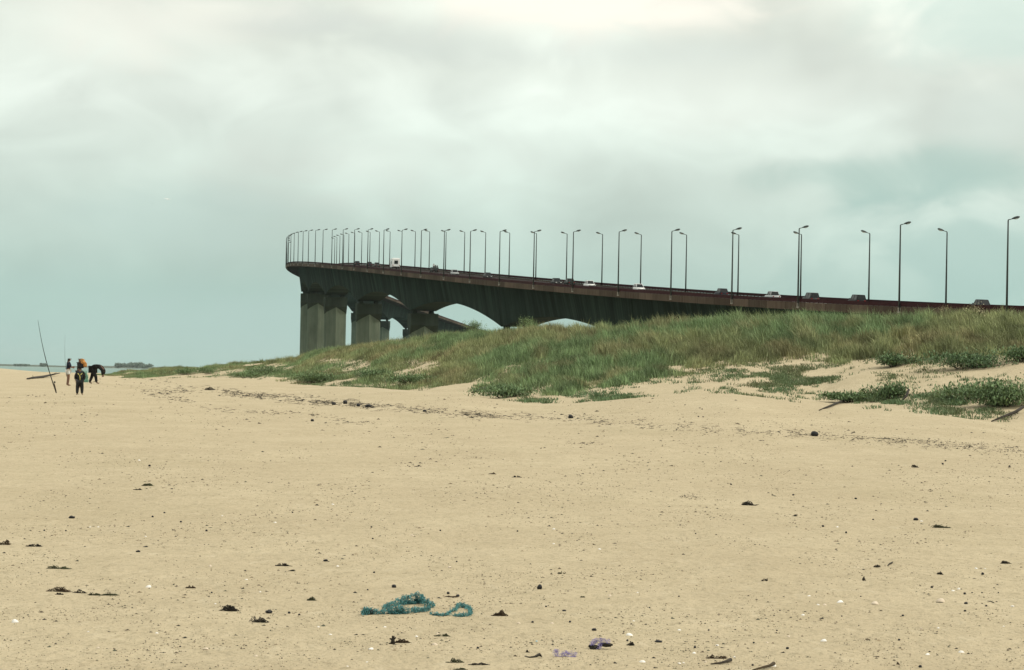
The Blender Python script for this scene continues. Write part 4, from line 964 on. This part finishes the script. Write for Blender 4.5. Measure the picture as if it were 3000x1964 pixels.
def weed(u, v, w_, h_, label, m_, n=40, name="seaweed", stalks=0, seed=None, thick=1.0, group="seaweed clumps on the sand"):
    p = at(u, v); k = px2m(p); r = random.Random(seed or int(u*3+v)); W_, H_ = w_*k, h_*k*1.3; b_ = MB()
    hubs = [(r.uniform(-.38, .38), r.uniform(.25, 1.15), r.uniform(.05, .16)) for _ in range(r.choice((2, 3, 3, 4)))]
    for i in range(n):
        hc = hubs[r.randrange(len(hubs))]; x0 = max(-.5, min(.5, hc[0]+r.gauss(0, hc[2])))*W_; ang = r.uniform(-.7, .7)+(math.pi if r.random() < .5 else 0); L_ = W_*r.uniform(.15, .42)
        env = max(.10, (1-(2*x0/W_)**2)*hc[1])
        pts = []; z0 = H_*env*r.uniform(0, .85)
        for q in range(5):
            t_ = q/4; pts.append(Vector((x0+math.cos(ang)*L_*(t_-.5)+r.gauss(0, .03)*W_, math.sin(ang)*L_*(t_-.5)+r.gauss(0, .12)*W_*.5, max(.002, z0*(1-.8*(2*t_-1)**2)+r.gauss(0, .10)*H_))))
        rr = max(.0018, k*r.uniform(.45, 1.15)*thick); b_.tube(pts, [rr*.5, rr, rr*1.2, rr, rr*.4], 4)
    for i in range(stalks):
        x0 = r.uniform(-.5, .5)*W_; b_.tube([(x0, 0, 0), (x0+r.uniform(-.2, .2)*W_, .02, H_*r.uniform(.8, 1.5)), (x0+r.uniform(-.4, .4)*W_, .03, H_*r.uniform(.8, 1.6))], [k*.8, k*.5, k*.3], 4)
    o = b_.build(name, m_); o.location = p; tag(o, label, "seaweed", group); return o
WD = [(172, 1734, 58, 20, "arched tangle of dark brown seaweed at lower left", M_WEEDB, 60), (176, 1743, 24, 9, "black flat weed lump under the arched tangle at lower left", M_WEED, 30), (233, 1738, 38, 9, "pair of black humped weed pieces right of the arched tangle", M_WEED, 26),
      (278, 1745, 42, 9, "fuzzy grey green weed between black humps and a dark weed tail", M_WEEDG, 46), (325, 1745, 45, 9, "tapering dark weed tail at the right end of the lower left line", M_WEEDG, 46),
      (672, 1791, 56, 17, "thick black knobbly seaweed clump at lower left centre", M_WEED, 80), (752, 1824, 60, 22, "spiky black seaweed with fine threads below the mound stone", M_WEED, 44), (560, 1724, 26, 11, "reddish brown weed tuft at left centre", M_WEEDB, 34),
      (915, 1760, 34, 9, "olive green weed patch left of the turquoise net", M_WEEDG, 50), (1180, 1884, 48, 11, "brown weed trailing right from the star shaped clump", M_WEEDB, 40), (1462, 1805, 46, 20, "bushy brown weed tuft right of the turquoise net", M_WEEDB, 80),
      (1296, 1865, 46, 10, "thin green weed below the middle of the turquoise net", M_WEEDG, 26), (1330, 1942, 50, 15, "green weed with leaves near the bottom centre", M_WEEDG, 30), (1400, 1949, 60, 7, "stringy weed line reaching right near the bottom centre", M_WEED, 22),
      (1345, 1963, 40, 7, "dark green weed cut by the bottom edge at centre", M_WEEDG, 34), (1848, 1892, 26, 14, "dark leafy weed right of the purple netting", M_WEED, 30), (1543, 1912, 16, 7, "short black weed slab left of the purple netting", M_WEED, 26),
      (101, 1602, 46, 10, "black weed heap with flat strands at left", M_WEED, 34), (14, 1597, 44, 17, "curly brown weed at the left edge", M_WEEDB, 34), (433, 1424, 34, 9, "green mossy weed strip in the middle of the left sand", M_WEEDG, 44), (405, 1436, 24, 5, "thin dark weed just below the mossy strip", M_WEED, 16),
      (2185, 1481, 56, 12, "flat dark weed patch with a black core on the right centre sand", M_WEED, 50), (2332, 1513, 18, 7, "black weed lump on a faint line of the right sand", M_WEED, 24), (2750, 1547, 60, 10, "wide dark weed patch on the right sand", M_WEEDG, 50),
      (2940, 1652, 40, 10, "spiky black weed near the right edge", M_WEED, 40), (2570, 1663, 26, 7, "dark weed cluster below a bent stick at right", M_WEED, 26), (168, 1667, 66, 9, "thin grey weed streak above the arched tangle", M_WEEDG, 34),
      (828, 1659, 40, 12, "dark green lumpy weed left of a flat black stone", M_WEED, 40), (858, 1674, 24, 5, "small black weed bar under the lumpy weed", M_WEED, 20), (2105, 1930, 60, 11, "twiggy brown weed above the driftwood stick at lower right", M_WEEDB, 34),
      (2676, 1370, 26, 12, "forked black weed piece on the upper right sand", M_WEED, 20), (1647, 1682, 20, 14, "open ring of thin weed right of centre", M_WEEDG, 18), (1320, 1750, 44, 6, "thin brown weed under the two black stones", M_WEEDB, 24), (1705, 1751, 18, 6, "olive weed fleck right of the domed stone", M_WEEDG, 20),
      (1445, 1390, 24, 6, "small brown weed strip beside a black lens shaped scrap", M_WEEDB, 18), (1515, 1399, 24, 7, "black lens shaped weed scrap in the middle of the sand", M_WEED, 24), (2753, 1684, 17, 8, "dark weed knot on the right sand above the shells", M_WEED, 24), (2540, 1875, 15, 7, "brown weed fleck on bare sand at lower right", M_WEEDB, 18),
      (2240, 1703, 18, 9, "twisted weed bit in the centre of the right sand", M_WEED, 16), (2533, 1702, 14, 16, "upright curled weed bit at right", M_WEED, 14), (2630, 1948, 10, 12, "upright brown weed sprig at the bottom right", M_WEEDB, 12), (614, 1143, 44, 8, "dark weed heap at the left start of the wrack line", M_WEED, 34)]
for i, a in enumerate(WD): weed(*a)
# star shaped weed
p = at(1151, 1887); k = px2m(p); b_ = MB()
b_.tube([(0, 0, 0), (0, 0, 12*k), (0, 0, 19*k)], [7*k, 5*k, 3*k], 8)
for dx, z0, dz_ in ((-10, 12, 4), (9, 13, 6), (-2, 18, 6), (7, 5, -1), (-12, 3, -2), (4, 17, 6)): b_.tube([(0, 0, z0*k), (dx*.6*k, .0, (z0+dz_*.6)*k), (dx*k, 0, max(1, z0+dz_)*k)], [4*k, 3*k, 1.5*k], 6)
o = b_.build("seaweed", M_WEED, None, True); o.location = p; tag(o, "black star shaped weed clump standing below the turquoise net", "seaweed", "seaweed clumps on the sand")
def strap(pts, rad, label, m_=M_WEED, name="kelp_strap"):
    p0 = at(*pts[0][:2]); k = px2m(p0); b_ = MB()
    b_.tube([at(u_, v_)-p0+Vector((0, 0, l_*k)) for u_, v_, l_ in pts], [q*k for q in rad], 7); o = b_.build(name, m_, None, True); o.location = p0; tag(o, label, "seaweed"); return o
strap([(1537, 1924, 1), (1552, 1928, 1), (1567, 1927, 3), (1580, 1925, 7), (1588, 1926, 2)], [1, 3, 3, 5, 1], "curved black kelp strap left of the purple netting at the bottom")
strap([(2600, 1658, 0), (2606, 1655, 3), (2613, 1652, 3), (2616, 1651, 5)], [1, 2, 2.5, 1], "bent black stick of weed on the right sand", name="weed_stick")
strap([(2893, 1762, 0), (2903, 1764, 2), (2912, 1767, 0)], [1.5, 1.2, 2], "black bone shaped weed stick right of the pebble group", name="weed_stick")
strap([(2742, 1766, 0), (2755, 1766, 1), (2764, 1766, 0)], [1, 1.6, 1], "dark stick lying along a flat pale shell", name="weed_stick")
branch([(2082, 1949, 0), (2110, 1948, .004), (2128, 1944, .006), (2140, 1941, .008)], [.003, .006, .008, .012], "thin dark driftwood stick with knobs at the lower right", lift=.006)
branch([(2205, 1968, 0), (2235, 1963, .006), (2255, 1959, .008), (2266, 1955, .012)], [.004, .007, .008, .012], "brown driftwood piece cut by the bottom edge at right", lift=.008, mt=mat("brown_driftwood", (.055, .038, .02), .9, .4, 12))
branch([(2905, 1237, 0), (2940, 1228, .05), (2975, 1218, .1), (2998, 1208, .16)], [.02, .05, .06, .05], "dark strip standing for the eroded ledge under the big corner bush", lift=.03)  # dark tube standing in for the eroded sand ledge
branch([(2400, 1204, 0), (2430, 1195, .04), (2465, 1182, .06), (2490, 1172, .05)], [.02, .04, .045, .02], "dark strip standing for the shade under the sand ledge at the right dune foot", lift=.02)  # dark tube in place of the shadow under the undercut ledge
branch([(1382, 1152, 0), (1410, 1145, .03), (1440, 1137, .06)], [.04, .09, .06], "dark log lying at the dune foot left of the grassy spur", lift=.02)
branch([(2640, 1178, 0), (2655, 1171, .12), (2662, 1166, .3)], [.03, .05, .045], "short black stump on sand right of the ledge shrub", lift=.02)

# turquoise net: a tangle of cords over lumpy folds
p = at(1195, 1803); k = px2m(p); r = random.Random(9); root = empty("fishing_net", p)
tag(root, "tangled turquoise fishing net lying on the foreground sand", "fishing net")
def NP(u_, v_): return (Vector((u_, 0, v_))-Vector((1195, 0, 1803)))*k
def strand(b_, pts, n_, r, wid=5.0):
    """tangle cords along a line of ground points (u, v, height in px)"""
    for i in range(n_):
        q = r.random()*(len(pts)-1); j = min(int(q), len(pts)-2); f_ = q-j; a, c_ = pts[j], pts[j+1]
        g_ = at(a[0]+(c_[0]-a[0])*f_, a[1]+(c_[1]-a[1])*f_)-p; h_ = a[2]+(c_[2]-a[2])*f_
        z0 = 1.35*h_*r.random()**.8; an = r.uniform(0, 6.28); L_ = r.uniform(5, 17); pp = []
        for s_ in range(6):
            t_ = s_/5-.5; pp.append(g_+Vector(((math.cos(an)*L_*t_+r.gauss(0, 1.6))*k, (math.sin(an)*L_*t_*2+r.gauss(0, wid))*k, max(.4, z0+r.gauss(0, 2.6)+3*math.sin(t_*6+an))*k)))
        b_.tube(pp, r.uniform(.45, .95)*k, 4)
M_CORD = mat("turquoise_cord", (.085, .24, .245), .85, .75, 60)
b_ = MB()
strand(b_, [(1062, 1803, 16), (1085, 1801, 14), (1110, 1800, 8), (1140, 1799, 12), (1165, 1800, 18), (1190, 1798, 15), (1215, 1796, 10), (1240, 1793, 8), (1258, 1790, 8)], 330, r)
b_.build("net_strand", M_CORD, root); b_ = MB()
strand(b_, [(1122, 1786, 8), (1150, 1779, 13), (1180, 1773, 19), (1210, 1769, 21), (1229, 1768, 26), (1245, 1774, 16), (1272, 1782, 9)], 330, r)
b_.build("net_strand", M_CORD, root)
lp = MB()
strand(lp, [(1258, 1800, 4), (1290, 1806, 5), (1312, 1804, 5), (1322, 1795, 6), (1338, 1792, 8)], 70, r, 4)
strand(lp, [(1332, 1806, 4), (1350, 1808, 6), (1372, 1806, 8), (1381, 1797, 8), (1374, 1786, 8), (1358, 1780, 9), (1342, 1782, 10), (1333, 1790, 8)], 190, r, 4)
lp.build("net_loop", M_CORD, root)
fl = lump("net_float", Vector(((1078-1195)*k, -4*k, 7*k)), (19*k, 13*k, 11*k), mat("black_rubber_float", (.015, .018, .018), .6, .3, 20), root, 5, 3, .3)
for (cu, cw_, w_, h_, sd_) in ((1168, 1799, 24, 7, 2), (1195, 1771, 26, 8, 4), (1228, 1769, 16, 11, 6), (1282, 1804, 16, 4, 8)):
    z_ = h_*.35
    lump("net_fold", at(cu, cw_)-p+Vector((0, 4*k, z_*k)), (w_*k, 9*k, h_*k), mat("dark_turquoise_fold", (.018, .065, .066), .9, .6, 30), root, sd_, 3, .45, 2.6)
# purple net: thin lattice of cords over a dark weed lump and the sand
p = at(1725, 1902); k = px2m(p); r = random.Random(3); root = empty("purple_net", p); tag(root, "scrap of pale purple netting draped over a dark lump near the bottom", "netting")
b_ = MB(); mp = mat("purple_cord", (.24, .20, .42), .7, .4, 30)
def cord(cx, cz, n_, rx, rz, rd, y0=0):
    for i in range(n_):
        an = r.uniform(0, 6.28); R_ = math.sqrt(r.random()); x0 = cx+math.cos(an)*R_*rx; z0 = cz+math.sin(an)*R_*rz; a1 = r.uniform(0, 6.28); pts = []
        for s_ in range(7): a2 = a1+s_*.75; pts.append(Vector(((x0+math.cos(a2)*3.6+r.gauss(0, .6))*k, (y0+math.sin(a2)*7+r.gauss(0, 2))*k, max(.6, z0+math.sin(a2)*2.4+r.gauss(0, .7))*k)))
        b_.tube(pts, rd*k, 4)
cord(38, 22, 60, 26, 9, .38, 12); cord(12, 12, 22, 7, 11, .45, 2); cord(30, 8, 14, 8, 8, .4, 0)
b_.tube([(8*k, 0, 2*k), (7*k, 0, 14*k), (10*k, 3*k, 27*k), (24*k, 8*k, 31*k), (42*k, 12*k, 30*k), (52*k, 10*k, 21*k), (56*k, 4*k, 14*k)], .8*k, 5)
b_.build("draped_cords", mp, root)
lump("weed_core", Vector((14*k, 4*k, 4*k)), (15*k, 12*k, 9*k), M_WEED, root, 4, 3, .4); lump("weed_core", Vector((48*k, 14*k, 12*k)), (20*k, 12*k, 6*k), M_WEED, root, 7, 3, .4)
p = at(1655, 1925); k = px2m(p); root = empty("purple_net", p); tag(root, "flat coil of pale purple netting on sand left of the draped scrap", "netting"); b_ = MB()
cord(0, 9, 34, 14, 7, .42, 10); cord(-24, 10, 26, 9, 10, .42, 12); cord(24, 6, 30, 12, 9, .3, 14)
b_.tube([(-30*k, 0, 8*k), (-24*k, 0, 2*k), (-12*k, 0, 1*k), (0, -4*k, 4*k)], .9*k, 5); b_.tube([(-6*k, 0, 10*k), (2*k, -4*k, 4*k), (14*k, -6*k, 1.5*k), (34*k, -8*k, 1*k)], .8*k, 5)
b_.build("coiled_cords", mp, root)
bl = lump("blue_scrap", at(1572, 1880), (3.4*px2m(p), 3*px2m(p), 3.2*px2m(p)), mat("pale_blue_plastic", (.30, .52, .60), .4), None, 2, 2, .3); tag(bl, "tiny pale blue plastic scrap above the black kelp strap", "plastic scrap")

# the fine litter nobody could count: dark weed crumbs, twigs and the wrack lines
def litter(uv, size, seed, name, label, cols):
    r = np.random.default_rng(seed); n = len(uv)
    u, v = uv[:, 0], uv[:, 1]
    d = 60*np.ones(n)
    dxr = (u-1500)/FPX; dyu = -(v-982)/FPX
    D_ = np.array(F)[None]+np.array(RR)[None]*dxr[:, None]+np.array(UU)[None]*dyu[:, None]
    # march to the ground
    tt = np.full(n, 8.0); done = np.zeros(n, bool)
    for _ in range(700):
        q = D_*tt[:, None]; zz_ = CZ+q[:, 2]; below = zz_ <= ground(q[:, 0], q[:, 1]); done |= below
        tt = np.where(done, tt, tt*1.006)
        if done.all(): break
    ok_ = done; D_, tt, u, v, size = D_[ok_], tt[ok_], u[ok_], v[ok_], size[ok_]; n = len(tt)
    P_ = D_*tt[:, None]; k = tt/FPX; s = size*k
    # irregular elongated crumb: 7-gon rim on the sand, raised off-centre crest
    m_ = 7; th = np.linspace(0, 2*np.pi, m_, endpoint=False)[None]+r.uniform(0, 6.28, (n, 1))
    rad = r.uniform(.25, 1.0, (n, m_)); ang = r.normal(0, .4, n)
    el = r.uniform(.25, .8, n)
    lx = np.cos(th)*rad*.72; ly = np.sin(th)*rad*.5*el[:, None]*2.2
    cx = P_[:, 0][:, None]+s[:, None]*(lx*np.cos(ang)[:, None]-ly*.5*np.sin(ang)[:, None]); cy = P_[:, 1][:, None]+s[:, None]*(lx*np.sin(ang)[:, None]+ly*np.cos(ang)[:, None])
    cz = ground(cx, cy)-.002
    top_ = np.stack([P_[:, 0]+r.normal(0, .12, n)*s, P_[:, 1]+r.normal(0, .12, n)*s, ground(P_[:, 0], P_[:, 1])+s*r.uniform(.07, .26, n)+.002], 1)
    V = np.concatenate([np.stack([cx, cy, cz], -1), top_[:, None, :]], 1).reshape(-1, 3); o = np.arange(n)*(m_+1)
    T = np.concatenate([np.stack([o+j, o+(j+1) % m_, o+m_], 1) for j in range(m_)])
    me = mesh_np(name, V, None, T); C = np.ones((n*(m_+1), 4), np.float32); cc = np.array(cols)[r.integers(0, len(cols), n)]*r.uniform(.6, 1.5, (n, 1)); C[:, :3] = np.repeat(cc, m_+1, axis=0); add_tint(me, C)
    tag(link(name, me, mat("litter_"+name, (.03, .03, .02), .85, attr="tint", spec=.15)), label, kind='stuff')
r = np.random.default_rng(77)
n = 86000
uv = np.stack([r.uniform(-700, 3700, n), 1150+(1975-1150)*r.uniform(0, 1, n)**1.0], 1)
cl = fbm(uv[:, 0]/170, uv[:, 1]/42, 12)
kp = (r.uniform(0, 1, n) < np.clip((cl-.34)*2.4, .03, .75)) & (uv[:, 1] > np.interp(uv[:, 0], FOOT[:, 0], FOOT[:, 1])+8)
uv = uv[kp]; sz = np.exp(r.normal(1.42, .55, len(uv)))*np.interp(uv[:, 1], [1150, 1300, 1600, 1964], [.7, .8, .95, 1.15])
litter(uv, np.clip(sz, 1.2, 17), 5, "seaweed_crumbs", "fine dark seaweed crumbs strewn over the whole beach", [(.03, .025, .018), (.02, .018, .014), (.09, .07, .045), (.17, .135, .085), (.22, .175, .11), (.06, .062, .04)])
def along(pts, n, jit, r):
    pts = np.array(pts, float); q = r.uniform(0, len(pts)-1, n); i = np.minimum(q.astype(int), len(pts)-2); f_ = (q-i)[:, None]
    a = pts[i]*(1-f_)+pts[i+1]*f_; return np.stack([a[:, 0]+r.normal(0, 6, n), a[:, 1]+r.normal(0, 1, n)*jit], 1)
wr = np.concatenate([along([(440, 1150), (610, 1143), (700, 1155), (800, 1165), (900, 1175), (1000, 1182), (1080, 1190), (1180, 1199), (1300, 1210), (1420, 1218), (1560, 1222)], 2600, 6.0, r),
                     along([(400, 1148), (470, 1155), (560, 1180), (640, 1200), (760, 1208), (900, 1216), (1010, 1234), (1110, 1238)], 420, 4.0, r),
                     along([(1560, 1222), (1700, 1226), (1800, 1240), (2000, 1252), (2150, 1262), (2240, 1268), (2330, 1271), (2400, 1276), (2500, 1288), (2600, 1297), (2750, 1305), (2870, 1312), (3010, 1330)], 1900, 7.0, r),
                     along([(2480, 1290), (2600, 1292), (2720, 1296), (2850, 1308), (3000, 1320)], 1100, 6.0, r), along([(1660, 1300), (1760, 1302)], 90, 3, r), along([(1180, 1365), (1250, 1368)], 80, 5, r),
                     along([(2000, 1452), (2060, 1460)], 60, 3, r), along([(1990, 1455), (2050, 1462)], 50, 3, r), along([(350, 1104), (420, 1110), (480, 1118), (560, 1130)], 160, 5, r), along([(255, 1120), (330, 1123), (450, 1128)], 160, 6, r), along([(0, 1165), (140, 1162)], 50, 2, r)])
cl = fbm(wr[:, 0]/40, wr[:, 1]/9, 31); wr = wr[r.uniform(0, 1, len(wr)) < np.clip((cl-.28)*4, .12, 1)]
litter(wr, np.clip(np.exp(r.normal(1.35, .55, len(wr))), 1.5, 13), 6, "wrack_line", "broken line of dark seaweed left by the tide", [(.022, .019, .014), (.03, .024, .017), (.06, .045, .03), (.015, .014, .012)])
# thin threads of dry weed
uvt = np.concatenate([wr[::3], uv[::11]]); b_ = MB(); rt = random.Random(2)
for (u_, v_) in uvt[:900]:
    p = at(float(u_), float(v_)); k = px2m(p); a = rt.gauss(0, .35); L_ = rt.uniform(6, 22)*k; pts = []
    for s_ in range(4):
        f_ = s_/3-.5; q = p+Vector((math.cos(a)*L_*f_, math.sin(a)*L_*f_*3+rt.gauss(0, .15)*L_, 0)); q.z = gz(q.x, q.y)+.35*k+abs(rt.gauss(0, .8))*k; pts.append(q)
    b_.tube(pts, .33*k, 3, cap=False)
tag(b_.build("weed_threads", M_WEED), "thin dry weed threads lying among the wrack", kind='stuff')

# ------------------------------------------------------------------ haze: the damp sea air between here and the far shore
HAZE = 0.00002
hb = MB(); hb.box(-14000, 14000, -60, 14000, -5.0, 75.0)
hm = bpy.data.materials.new("sea_haze"); hm.use_nodes = True; ht = hm.node_tree; ht.nodes.clear(); T_ = NT(ht)
ho = T_.n('ShaderNodeOutputMaterial'); pv = T_.n('ShaderNodeVolumePrincipled'); pv.inputs['Color'].default_value = (.86, .95, .92, 1); pv.inputs['Density'].default_value = HAZE; pv.inputs['Anisotropy'].default_value = .0
ht.links.new(pv.outputs[0], ho.inputs['Volume'])
tag(hb.build("haze", hm), "thin pale sea haze over the water and far shore", kind='stuff')
